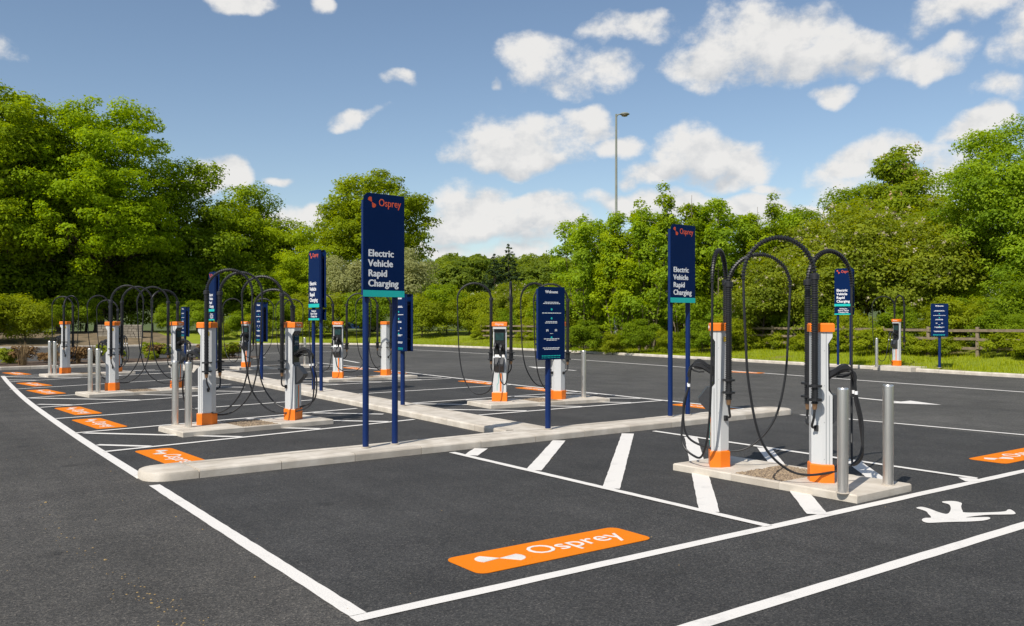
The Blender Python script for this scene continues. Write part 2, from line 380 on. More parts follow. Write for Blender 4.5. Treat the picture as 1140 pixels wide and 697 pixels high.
_tx = {}
def text_mesh(body, size, m, depth=.002, bold=0.0, align='LEFT', space=1.0, line=1.0):
    key = (body, size, m, depth, bold, align, space, line)
    if key in _tx: return _tx[key]
    c = bpy.data.curves.new('lettering', 'FONT'); c.body = body; c.size = size; c.extrude = depth; c.offset = 0.0
    c.align_x = align; c.space_character = space; c.space_line = line; c.resolution_u = 3
    o = bpy.data.objects.new('lettering', c); COL.objects.link(o)
    dg = bpy.context.evaluated_depsgraph_get(); dg.update()
    me = bpy.data.meshes.new_from_object(o.evaluated_get(dg)); me.name = 'lettering'
    if bold:                     # heavier weight: the same outline laid again a hair to each side
        v = [tuple(q.co) for q in me.vertices]; f = [tuple(q.vertices) for q in me.polygons]; mb = MB()
        for k, (ox, oy) in enumerate(((0, 0), (bold, 0), (-bold, 0), (0, bold * .6), (0, -bold * .6))): mb.add([(x + ox, y + oy, z - k * .00012) for x, y, z in v], f)
        bpy.data.meshes.remove(me); me = mb.mesh('lettering', m)
    me.materials.clear(); me.materials.append(M[m])
    bpy.data.objects.remove(o); bpy.data.curves.remove(c)
    _tx[key] = me; return me
def text_obj(body, size, m, parent, loc, rot, **kw):
    o = link('lettering', text_mesh(body, size, m, **kw), parent, loc); o.rotation_euler = rot; return o

def emblem_mesh(s, m, flat):
    """two fans of thin feathers meeting at a point"""
    b = MB()
    for a0, a1, n, ln_ in ((128, 186, 13, .40), (-52, 6, 13, .42)):
        for i in range(n):
            a = math.radians(a0 + (a1 - a0) * i / (n - 1)); w = math.radians((a1 - a0) / (n - 1) * .38)
            r = s * ln_ * (.86 + .14 * math.sin(PI * i / (n - 1)))
            p = [(0, 0), (r * .96 * math.cos(a - w), r * .96 * math.sin(a - w)), (r * math.cos(a), r * math.sin(a)), (r * .96 * math.cos(a + w), r * .96 * math.sin(a + w))]
            b.prism(p, -flat, flat)
    return b.mesh('emblem', m)

# ================================================================== SETTING
# ground sheet to the horizon, rising to low wooded hills behind
def hill_z(x, y):
    d = math.hypot(x, y); z = -.05
    t = max(0.0, min(1.0, (d - 85) / 260)); t = t * t * (3 - 2 * t)
    return z + t * (13 + 4 * math.sin(x * .011 + 1) + 3 * math.cos(y * .013))
b = MB(); nn = 64; vs = []; fs = []
radii = [0, 20, 40, 60, 75, 90, 110, 135, 165, 200, 250, 310, 400, 550, 800, 1200]
for r in radii:
    for k in range(nn):
        a = 2 * PI * k / nn; x, y = r * math.cos(a), r * math.sin(a); vs.append((x, y, hill_z(x, y)))
for k in range(len(radii) - 1):
    for i in range(nn):
        j = (i + 1) % nn; fs.append((k * nn + i, k * nn + j, (k + 1) * nn + j, (k + 1) * nn + i))
b.add(vs, fs); ground = b.build('ground', 'hill', smooth=True); tag(ground, kind='structure')

def smooth_poly(P, n=6):
    out = []
    for i in range(len(P) - 1):
        p0, p1, p2, p3 = [Vector(P[min(max(k, 0), len(P) - 1)]) for k in (i - 1, i, i + 1, i + 2)]
        for k in range(n):
            t = k / n
            out.append(.5 * ((2 * p1) + (p2 - p0) * t + (2 * p0 - 5 * p1 + 4 * p2 - p3) * t * t + (3 * p1 - p0 - 3 * p2 + p3) * t ** 3))
    out.append(Vector(P[-1])); return out
def resample(P, step):
    out = [P[0].copy()]; acc = 0
    for i in range(len(P) - 1):
        seg = (P[i + 1] - P[i]).length; pos = step - acc
        while pos <= seg:
            out.append(P[i].lerp(P[i + 1], pos / seg)); pos += step
        acc = seg - (pos - step)
    return out
FAR = smooth_poly([(25.6, -22), (26.8, -6), (27.4, 5), (27.95, 12.6), (28.9, 21), (29.9, 33), (29.9, 45), (28.6, 54), (25, 60), (18, 62.4), (5, 62.6), (-12, 61), (-32, 58), (-60, 54)], 8)

# tarmac: one sheet for the charging bays, one for the roads round it
b = MB(); b.add([(2.17, -40, 0), (13.72, -40, 0), (13.72, 37, 0), (2.60, 37, 0), (2.60, 31, 0), (2.24, 21.4, 0)], [(0, 1, 2, 3, 4, 5)])
bays = b.build('car_park_tarmac', 'asphalt'); tag(bays, kind='structure')
b = MB(); b.add([(-60, -40, 0), (2.17, -40, 0), (2.24, 21.4, 0), (2.60, 31, 0), (2.60, 37, 0), (-60, 37, 0)], [(0, 1, 2, 3, 4, 5)])
lane = b.build('access_lane', 'asphalt_lane'); tag(lane, kind='structure')
b = MB(); pts = [(13.72, -40, .0)] + [(p.x + .06, p.y, .0) for p in FAR] + [(-60, 37, 0), (13.72, 37, 0)]
b.add(pts, [tuple(range(len(pts)))]); road = b.build('road', 'asphalt_road'); tag(road, kind='structure')

# verge rising behind the far kerb
fp = resample(FAR, 1.0); n = len(fp); vs = []; fs = []
offs = [(.10, .105), (.6, .12), (1.6, .17), (2.8, .26), (4.2, .40), (6, .6), (9, .8), (14, .9), (22, .8), (34, .3), (40, -.3)]
rngv = random.Random(5)
def fnorm(i):
    t = (fp[min(i + 1, n - 1)] - fp[max(i - 1, 0)]).normalized(); return Vector((t.y, -t.x))
for i in range(n):
    nr = fnorm(i)
    for o, z in offs:
        p = fp[i] + nr * o; vs.append((p.x, p.y, z + (rngv.uniform(-.03, .03) if o > 1 else 0)))
m_ = len(offs)
for i in range(n - 1):
    for k in range(m_ - 1): fs.append((i * m_ + k, i * m_ + k + 1, (i + 1) * m_ + k + 1, (i + 1) * m_ + k))
b = MB(); b.add(vs, fs); verge = b.build('grass_verge', 'verge', smooth=True); tag(verge, kind='structure')
verge.data.materials.append(M['litter'])
for p_ in verge.data.polygons:
    if p_.center.x < 17 and p_.center.y > 50: p_.material_index = 1
def verge_pt(i, o):
    z = offs[-1][1]
    for (a, za), (c, zc) in zip(offs, offs[1:]):
        if a <= o <= c: z = za + (zc - za) * (o - a) / (c - a)
    p = fp[i] + fnorm(i) * o; return p.x, p.y, z

def kerb_stone_mesh(L_, w, h, bev, m, slope=.02):
    g = .004
    prof = [(0, -.06), (0, h - bev), (bev * .35, h - bev * .3), (bev, h), (w, h), (w, -.06)]
    return MB().loft([[(x, y, z) for y, z in prof] for x in (g, L_ - g)]).mesh('kerb_stone', m)
# far kerb
fk = empty('road_kerb'); tag(fk, kind='structure')
ks = [kerb_stone_mesh(.915, .16, .115, .03, m) for m in ('concrete_top', 'concrete')]
kp = resample(FAR, .915); rk = random.Random(3)
for i in range(len(kp) - 1):
    if kp[i].y < 2: continue
    d = kp[i + 1] - kp[i]
    o = link('kerb_stone', ks[rk.random() < .25], fk, (kp[i].x, kp[i].y, rk.uniform(-.003, .003)), math.atan2(d.y, d.x))
    o.scale = (1, -1, 1)

# kerbed islands between the bays: two rows of kerb stones with a concrete top
def stadium(x0, x1, y0, y1, r, n=8, ends=(1, 1)):
    p = []
    if ends[1]:
        for k in range(n + 1):
            a = -PI / 2 + PI / 2 * k / n; p.append((x1 - r + r * math.cos(a), y0 + r + r * math.sin(a)))
        for k in range(n + 1):
            a = PI / 2 * k / n; p.append((x1 - r + r * math.cos(a), y1 - r + r * math.sin(a)))
    else: p += [(x1, y0), (x1, y1)]
    if ends[0]:
        for k in range(n + 1):
            a = PI / 2 + PI / 2 * k / n; p.append((x0 + r + r * math.cos(a), y1 - r + r * math.sin(a)))
        for k in range(n + 1):
            a = PI + PI / 2 * k / n; p.append((x0 + r + r * math.cos(a), y0 + r + r * math.sin(a)))
    else: p += [(x0, y1), (x0, y0)]
    return p
KH = .10
def ring_in(p, d):
    cx = sum(a for a, _ in p) / len(p); out = []
    for i in range(len(p)):
        a, b_, c = Vector(p[i - 1]), Vector(p[i]), Vector(p[(i + 1) % len(p)])
        t = (c - a).normalized(); nrm = Vector((-t.y, t.x)); q = b_ + nrm * d; out.append((q.x, q.y))
    return out
def nose_mesh(pts, h, m):
    b = MB(); i1 = ring_in(pts, .012); i2 = ring_in(pts, .035)
    b.loft([[(x, y, -.05) for x, y in pts], [(x, y, h - .035) for x, y in pts], [(x, y, h - .010) for x, y in i1], [(x, y, h) for x, y in i2]])
    return b.mesh('kerb_nose', m, True)
def island(name, x0, x1, y0, y1, along, noses, turn=0.0):
    """along 'x' or 'y'; stones on both long sides, concrete between, rounded nose blocks"""
    e = empty(name); tag(e, kind='structure')
    if along == 'y': a0, a1, w0, w1 = y0, y1, x0, x1
    else: a0, a1, w0, w1 = x0, x1, y0, y1
    kw = .15; wid = w1 - w0; nl = .55
    s0 = a0 + (nl if noses[0] else 0); s1 = a1 - (nl if noses[1] else 0)
    def place(o, a, w, flip):
        if along == 'x':
            o.location = (a, w, 0); o.scale = (1, -1 if flip else 1, 1)
        else:
            o.rotation_euler = (0, 0, PI / 2); o.location = (w, a, 0); o.scale = (1, 1 if flip else -1, 1)
    nst = max(1, round((s1 - s0) / .915)); ln_ = (s1 - s0) / nst
    mm = [kerb_stone_mesh(ln_, kw, KH, .022, q) for q in ('concrete_top', 'concrete')]
    r = random.Random(name)
    for i in range(nst):
        for flip in (0, 1):
            o = link('kerb_stone', mm[r.random() < .3], e); place(o, s0 + i * ln_, w1 if flip else w0, flip)
            o.location.z = r.uniform(-.002, .002)
    b = MB()
    if along == 'x': b.box(s0, s1, w0 + kw + .004, w1 - kw - .004, -.05, KH - .004)
    else: b.box(w0 + kw + .004, w1 - kw - .004, s0, s1, -.05, KH - .004)
    b.build('concrete_infill', 'concrete_top', e)
    for k, has in enumerate(noses):
        if not has: continue
        q0, q1 = (a0, s0 - .005) if k == 0 else (s1 + .005, a1)
        st = stadium(q0, q1, 0, wid, min(.26, wid / 2 - .01), 8, (k == 0, k == 1))
        if along == 'x': p = [(a, w0 + c) for a, c in st]
        else: p = [(w0 + wid - c, a) for a, c in st]
        link('kerb_nose', nose_mesh(p, KH, 'concrete_top'), e)
    px, py = rot2(x0, y0, turn); e.location = (x0 - px, y0 - py, 0); e.rotation_euler = (0, 0, turn)
    return e
island('front_island', 2.16, 13.75, 9.86, 10.50, 'x', (1, 1), math.radians(1.75))
island('central_island', 7.42, 8.22, 10.70, 34.2, 'y', (0, 1), math.radians(-1.9))

# planting bed at the end of the rows
bed_pts = [(-30, 34.2), (-6, 35.0), (3, 35.5), (7, 35.95), (12.2, 37.1), (13.3, 37.9), (13.4, 39.2), (12.4, 40.2), (6, 39.6), (-6, 38.8), (-30, 38)]
be = empty('planting_bed'); tag(be, kind='structure')
b = MB(); b.prism(ring_in(bed_pts, .13), -.02, .13); b.build('mulch', 'soil', be)
bp_ = resample([Vector(p) for p in bed_pts] + [Vector(bed_pts[0])], .915)
for i in range(len(bp_) - 1):
    if min(bp_[i].x, bp_[i + 1].x) < -12: continue
    d = bp_[i + 1] - bp_[i]; link('kerb_stone', ks[i % 4 == 0], be, (bp_[i].x, bp_[i].y, 0), math.atan2(d.y, d.x))

# ------------------------------------------------------------------ painted markings
def stripe(p, q, w, z=.004, name='bay_line', parent=None, m='paint'):
    p = Vector(p); q = Vector(q); t = (q - p).normalized(); nn_ = Vector((-t.y, t.x)); ln_ = (q - p).length
    k = max(2, int(min(ln_ / .12, 90))); jit = random.Random(int(p.x * 97 + p.y * 31 + q.x * 13)); b = MB(); vs = []
    for i in range(k + 1):
        c = p.lerp(q, i / k); a_, c_ = w / 2 + jit.uniform(-.0035, .0035), w / 2 + jit.uniform(-.0035, .0035)
        vs += [(*(c - nn_ * a_), z), (*(c + nn_ * c_), z)]
    b.add(vs, [(2 * i, 2 * i + 2, 2 * i + 3, 2 * i + 1) for i in range(k)])
    return b.build(name, m, parent or bays)
LW = .095
stripe((2.16, 4.68), (27, 5.05), .108, .005)                      # front edge of the bays
stripe((1.0, 3.40), (20, 3.78), .115, .004)                        # near edge of the footway
stripe((2.22, 4.74), (2.20, 9.72), .112, .004, 'edge_line')       # left edge, near bay
LEFT = [(2.19, 10.22), (2.17, 15.0), (2.24, 21.4), (2.44, 27.5), (2.62, 31.6)]
lp = smooth_poly(LEFT, 6); b = MB(); vs = []; fs = []
for i, p in enumerate(lp):
    vs += [(p.x - .06, p.y, .0045), (p.x + .06, p.y, .0045)]
    if i: fs.append((2 * i - 2, 2 * i - 1, 2 * i + 1, 2 * i))
b.add(vs, fs); b.build('edge_line', 'paint', bays)
# near hatched zone
stripe((5.96, 9.84), (6.02, 4.76), LW, .0085)
stripe((9.72, 9.90), (9.72, 4.88), LW, .0085)
for c in (3.45, 2.09, .74, -.60, -1.95, -3.30, -4.72):
    x0 = max(6.03, 4.80 - c) if c != -3.30 else 8.52; x1 = min(9.68, 9.92 - c)
    if x1 > x0: stripe((x0, x0 + c), (x1, x1 + c), .185, .0065, 'hatch_stripe')
stripe((13.62, 10.05), (14.15, 5.0), LW, .008)                    # right neighbour bay
# left rows: slightly skewed bays
def hatch_between(xa, xb, ya0, ya1, yb0, yb1, sgn, step, parent=bays, w=.12, ph=0.0):
    """45 degree stripes between two lines that run from xa to xb"""
    lo = lambda x: ya0 + (ya1 - ya0) * (x - xa) / (xb - xa)
    hi_ = lambda x: yb0 + (yb1 - yb0) * (x - xa) / (xb - xa)
    x = xa - 4 + ph
    while x < xb + 4:
        pts = []
        for k in range(161):
            px = x + k * .025 * 1.0; py = (lo(x) if sgn > 0 else hi_(x)) + sgn * k * .025
            if xa + .03 < px < xb - .03 and lo(px) + .06 < py < hi_(px) - .06: pts.append((px, py))
        if len(pts) > 8: stripe(pts[0], pts[-1], w, .0068, 'hatch_stripe', parent)
        x += step
XL = 7.40
LROWS = [((2.2, 12.55), (XL, 13.50), (2.2, 14.90), (XL, 15.85), 17.28, 18.10),
         ((2.28, 19.68), (XL, 21.10), (2.3, 22.25), (XL, 23.9), 25.3, 27.0),
         ((2.48, 28.40), (XL, 30.30), (2.58, 31.2), (XL, 32.6), None, None)]
for (p, q, r, s_, m0, m1) in LROWS:
    stripe(p, q, LW, .0085); stripe(r, s_, LW, .0085)
    hatch_between(p[0], q[0], p[1], q[1], r[1], s_[1], 1 if False else -1, 1.35)
    if m0: stripe((2.25, m0), (XL, m1), LW, .0085)
# right rows
RROWS = [(13.42, 13.58, 16.15, 16.45, 18.92, 19.3), (21.95, 22.5, 24.75, 25.3, 27.7, 28.3), (30.2, 30.8, 32.9, 33.4, None, None)]
for (a0, a1, c0, c1, m0, m1) in RROWS:
    stripe((8.25, a0), (13.6, a1), LW, .0085); stripe((8.25, c0), (13.6, c1), LW, .0085)
    hatch_between(8.25, 13.6, a0, a1, c0, c1, -1, 1.37, ph=.35)
    if m0: stripe((8.25, m0), (13.6, m1), LW, .0085)
stripe((13.66, 10.55), (13.62, 19), .125, .005, 'edge_line'); stripe((13.62, 19.0), (14.0, 27), .125, .0052, 'edge_line'); stripe((14.0, 27), (14.1, 34), .125, .005, 'edge_line')
# road: far edge line, arrow, stray lines of the next car park
fl = [FAR[i] for i in range(len(FAR))]
vs = []; fs = []
sel = [p for p in resample(FAR, 1.0) if 0 < p.y < 60 and p.x > 20]
for i, p in enumerate(sel):
    t = (sel[min(i + 1, len(sel) - 1)] - sel[max(i - 1, 0)]).normalized(); nr = Vector((-t.y, t.x))
    o = 5.2 - .015 * (p.y - 10); vs += [(*(p + nr * o), .005), (*(p + nr * (o + .14)), .005)]
    if i: fs.append((2 * i - 2, 2 * i - 1, 2 * i + 1, 2 * i))
b = MB(); b.add(vs, fs); b.build('edge_line', 'paint', road)
b = MB(); b.add([(17.62, 11.65, .005), (17.78, 11.65, .005), (17.62, 10.45, .005), (17.46, 10.45, .005)], [(0, 1, 2, 3)])
b.add([(17.10, 10.45, .005), (18.0, 10.45, .005), (17.62, 9.55, .005)], [(0, 2, 1)]); b.build('road_arrow', 'paint', road)
b = MB(); b.add([(19.2, 23.5, .005), (19.36, 23.5, .005), (19.5, 25.4, .005), (19.34, 25.4, .005)], [(0, 1, 2, 3)])
b.add([(19.0, 25.4, .005), (19.85, 25.4, .005), (19.5, 26.6, .005)], [(0, 1, 2)]); b.build('road_arrow', 'paint', road)
for x0, y0, x1, y1 in ((-3, 45.2, 3.4, 45.6), (4.6, 49.2, 9.5, 49.9), (-2, 50, 2.2, 50.4), (15.5, 33, 16.2, 36.5), (15.8, 45.5, 20.6, 46)):
    stripe((x0, y0), (x1, y1), .14, .005, 'bay_line', road)
# walking figure on the footway (lies with its head towards -X)
fig = [(1020.0, 566.6), (1026, 565.4), (1035, 567.6), (1044, 571.0), (1053, 573.4), (1057, 571.5), (1058.5, 567), (1056.5, 562.8), (1049.5, 560.6), (1050.2, 559.3),
       (1062, 559.0), (1070.5, 561.2), (1070, 565), (1071.5, 569.5), (1075, 571.8), (1100, 571.6), (1118, 570.6), (1122, 568.6), (1126, 568.8), (1130.5, 573.2),
       (1118, 574.0), (1098, 574.4), (1075, 577.2), (1090, 577.0), (1100.5, 577.0), (1102, 578.8), (1094, 580.8), (1078, 581.8), (1060, 582.2), (1050, 582.6), (1044, 582.9),
       (1033, 583.2), (1027.5, 581.6), (1026.5, 579.4), (1030, 577.8), (1036, 577.6), (1036, 575.8), (1033.5, 573.4), (1031.5, 570.8), (1026, 568.6)]
def survey(u, v):
    d = 965 * 1.75 / (v - 357); return at(u, d)
P1 = [Vector(survey(u, v - 0.5)) for u, v in fig]; P2 = []
for i in range(len(P1)):
    p0, p1, p2, p3 = P1[i - 1], P1[i], P1[(i + 1) % len(P1)], P1[(i + 2) % len(P1)]
    for t in (0, .25, .5, .75): q = .5 * ((2 * p1) + (p2 - p0) * t + (2 * p0 - 5 * p1 + 4 * p2 - p3) * t * t + (3 * p1 - p0 - 3 * p2 + p3) * t ** 3); P2.append((q.x, q.y))
from mathutils.geometry import tessellate_polygon
tri = tessellate_polygon([[Vector((x, y, 0)) for x, y in P2]])
b = MB(); b.add([(x, y, .006) for x, y in P2], [tuple(t) for t in tri])
# all triangles face up
b.f = [f if (Vector(b.v[f[1]]) - Vector(b.v[f[0]])).cross(Vector(b.v[f[2]]) - Vector(b.v[f[0]])).z > 0 else f[::-1] for f in b.f]
b.build('walking_figure', 'paint', bays)

EMB_W = emblem_mesh(.47, 'paint', .0012)
def rrect(w, h, r, n=6):
    p = []
    for cx, cy, a0 in ((w / 2 - r, -h / 2 + r, -90), (w / 2 - r, h / 2 - r, 0), (-w / 2 + r, h / 2 - r, 90), (-w / 2 + r, -h / 2 + r, 180)):
        for k in range(n + 1):
            a = math.radians(a0 + 90 * k / n); p.append((cx + r * math.cos(a), cy + r * math.sin(a)))
    return p
PANEL = None
def bay_panel(x, y, rz, w=1.68, h=.48):
    global PANEL
    if PANEL is None:
        b = MB(); b.prism(rrect(w, h, .085), .0025, .0062); PANEL = b.mesh('painted_panel', 'orange_paint')
    o = link('painted_panel', PANEL, bays, (x, y, 0), rz)
    t = text_obj('Osprey', .40, 'paint', o, (-.225, -.075, .0080), (0, 0, 0), depth=.001, bold=.0)
    t.scale = (.76, .78, 1)
    link('emblem', EMB_W, o, (-.50, .01, .0078))
bay_panel(4.09, 5.25, math.radians(1)); bay_panel(11.85, 5.42, math.radians(1))
for x, y, a in ((2.84, 11.58, 4), (2.75, 16.12, 5), (2.80, 18.60, 5), (2.90, 23.96, 8), (2.98, 27.0, 9), (3.12, 32.8, 9)):
    o = bay_panel(x, y, math.radians(-90 + a), 1.78, .5)
for x, y in ((13.28, 12.0), (13.26, 17.55), (13.36, 20.55), (13.5, 26.3), (13.6, 29.3)): bay_panel(x, y, PI / 2)
bay_panel(23.3, 19.6, PI / 2 + .12)

# crumbs of clay on the tarmac
rc = random.Random(11); b = MB()
trail = [(1.08, 9.9), (1.05, 8.4), (1.12, 7.0), (1.25, 6.0), (1.36, 5.25), (1.44, 4.85)]
for i in range(110):
    k = rc.random() ** .7 * 4.99; j = int(k); f = k - j
    x = trail[j][0] * (1 - f) + trail[j + 1][0] * f + rc.gauss(0, .05); y = trail[j][1] * (1 - f) + trail[j + 1][1] * f + rc.gauss(0, .06)
    s = rc.uniform(.003, .009) * (2.0 if rc.random() < .06 else 1)
    a = rc.random() * 6; n_ = 5
    b.loft([[(x + s * math.cos(a + 6.283 * q / n_) * rc.uniform(.6, 1.3), y + s * math.sin(a + 6.283 * q / n_), .001) for q in range(n_)],
            [(x + s * .6 * math.cos(a + 6.283 * q / n_), y + s * .6 * math.sin(a + 6.283 * q / n_), .001 + s * .4) for q in range(n_)]])
for i in range(60):
    x, y = rc.uniform(-2, 9), rc.uniform(4, 16); s = rc.uniform(.004, .010); a = rc.random() * 6
    b.loft([[(x + s * math.cos(a + 6.283 * q / 5), y + s * math.sin(a + 6.283 * q / 5), .001) for q in range(5)], [(x + s * .5 * math.cos(a + 6.283 * q / 5), y + s * .5 * math.sin(a + 6.283 * q / 5), .001 + s * .4) for q in range(5)]])
o = b.build('clay_crumbs', 'dirtbit'); tag(o, 'crumbs of dry yellow clay strewn over the near tarmac', 'debris', kind='stuff')

# ================================================================== CHARGER PLINTHS
PH = .08
def gravel_mesh(w, l, n, seed):
    r = random.Random(seed); b = MB()
    for i in range(n):
        x, y = r.uniform(-w / 2, w / 2), r.uniform(-l / 2, l / 2); s = r.uniform(.008, .019); a = r.random() * 6
        z = PH - .012 + r.uniform(-.008, .006); e = r.uniform(.7, 1.3)
        b.loft([[(x + s * .7 * e * math.cos(a + q * PI / 2), y + s * .7 * math.sin(a + q * PI / 2), z - s * .5) for q in range(4)],
                [(x + s * e * math.cos(a + .4 + q * PI / 2), y + s * math.sin(a + .4 + q * PI / 2), z) for q in range(4)],
                [(x + s * .55 * e * math.cos(a + q * PI / 2), y + s * .55 * math.sin(a + q * PI / 2), z + s * .55) for q in range(4)]])
    return b.mesh('gravel', 'pebble')
GR = gravel_mesh(.86, .62, 3200, 4)
def slab(x0, x1, y0, y1, z1, seed):
    r = random.Random(seed); b = MB(); e = .012
    return b.box(x0, x1, y0, y1, -.03, z1, e)
_pl = {}
def plinth(x, y, rz, L_, W_, label, gofs=0.0):
    """long axis along local Y; two concrete pads, side rails, a gravel pocket between"""
    e = empty('charger_plinth', (x, y, 0), rz); tag(e, label, 'plinth', 'concrete plinths under the chargers')
    k = (L_, W_, gofs)
    if k not in _pl:
        h = L_ / 2; w = W_ / 2; g0, g1 = gofs - .31, gofs + .31
        _pl[k] = [('concrete_pad', slab(-w, w, -h, g0, PH, 1).mesh('concrete_pad', 'concrete_top')),
                  ('concrete_pad', slab(-w, w, g1, h, PH, 2).mesh('concrete_pad', 'concrete_top')),
                  ('side_rail', slab(-w, -w + .065, g0 + .002, g1 - .002, PH - .002, 3).mesh('side_rail', 'concrete')),
                  ('side_rail', slab(w - .065, w, g0 + .002, g1 - .002, PH - .002, 4).mesh('side_rail', 'concrete')),
                  ('gravel_base', MB().box(-w + .067, w - .067, g0 + .003, g1 - .003, -.02, PH - .022).mesh('gravel_base', 'soil'))]
    for nm, me in _pl[k]: link(nm, me, e)
    g = link('gravel', GR, e, (0, gofs, 0)); g['kind'] = 'stuff'; g.scale = ((W_ - .14) / .88, 1, 1)
    return e
plinth(7.93, 6.06, math.radians(2), 2.34, 1.0, 'concrete plinth with gravel pocket under the nearest pair of chargers', .02)
plinth(4.66, 14.10, math.radians(90 + 7), 2.56, 1.0, 'concrete plinth in left row just behind the long front kerb')
plinth(4.70, 22.25, math.radians(90 + 8), 2.60, 1.0, 'concrete plinth in the middle of the left row')
plinth(4.90, 30.55, math.radians(90 + 8), 2.60, 1.0, 'farthest concrete plinth of the left row near the planting bed')
plinth(11.05, 14.66, math.radians(90 - 4), 2.95, 1.0, 'concrete plinth in right row nearest the front kerb')
plinth(11.35, 23.65, math.radians(90 + 3), 2.95, 1.0, 'concrete plinth in the middle of the right row')
plinth(11.25, 31.2, math.radians(90 + 3), 2.95, 1.0, 'farthest concrete plinth of the right row')
b = MB(); b.box(-.45, .45, -.75, .75, -.05, PH + .05, .012)
o = b.build('charger_plinth', 'concrete_top'); o.location = (28.62, 17.0, .03); o.rotation_euler = (0, 0, math.radians(-6))
tag(o, 'concrete pad behind the far road kerb under a lone charger', 'plinth', 'concrete plinths under the chargers')

# ================================================================== BOLLARDS
BOL = MB().lathe([(.052, 0), (.052, 1.0), (.0515, 1.012), (.046, 1.02), (.0, 1.021)], sides=24).mesh('post', 'steel', True)
BFL = MB().lathe([(.062, 0), (.062, .006), (.054, .008)], sides=20).mesh('collar', 'concrete', True)
def bollard(x, y, z, label):
    e = empty('bollard', (x, y, z)); tag(e, label, 'bollard', 'brushed steel bollards')
    link('post', BOL, e); link('collar', BFL, e)
bollard(7.46, 5.02, PH, 'brushed steel bollard at the near corner of the nearest plinth, in front of the charger')
bollard(8.20, 5.00, PH, 'brushed steel bollard at the right end of the nearest plinth')
bollard(3.60, 14.50, PH, 'left one of the two bollards beside the middle left charger')
bollard(3.68, 14.03, PH, 'right one of the two bollards beside the middle left charger')
bollard(3.62, 22.30, PH, 'left bollard of the pair on the second left plinth')
bollard(3.72, 21.90, PH, 'right bollard of the pair on the second left plinth')
bollard(3.84, 30.80, PH, 'left bollard of the pair on the farthest left plinth')
bollard(3.92, 30.35, PH, 'right bollard of the pair on the farthest left plinth')
bollard(12.12, 14.50, PH, 'lone bollard right of the chargers behind the welcome board')
bollard(12.68, 23.80, PH, 'bollard at the road end of the middle right plinth')
bollard(12.55, 31.5, PH, 'bollard at the road end of the farthest right plinth')
bx_, by_ = at(976, 30.3); bollard(bx_, by_, .12, 'lone bollard on the far verge left of the lone charger')

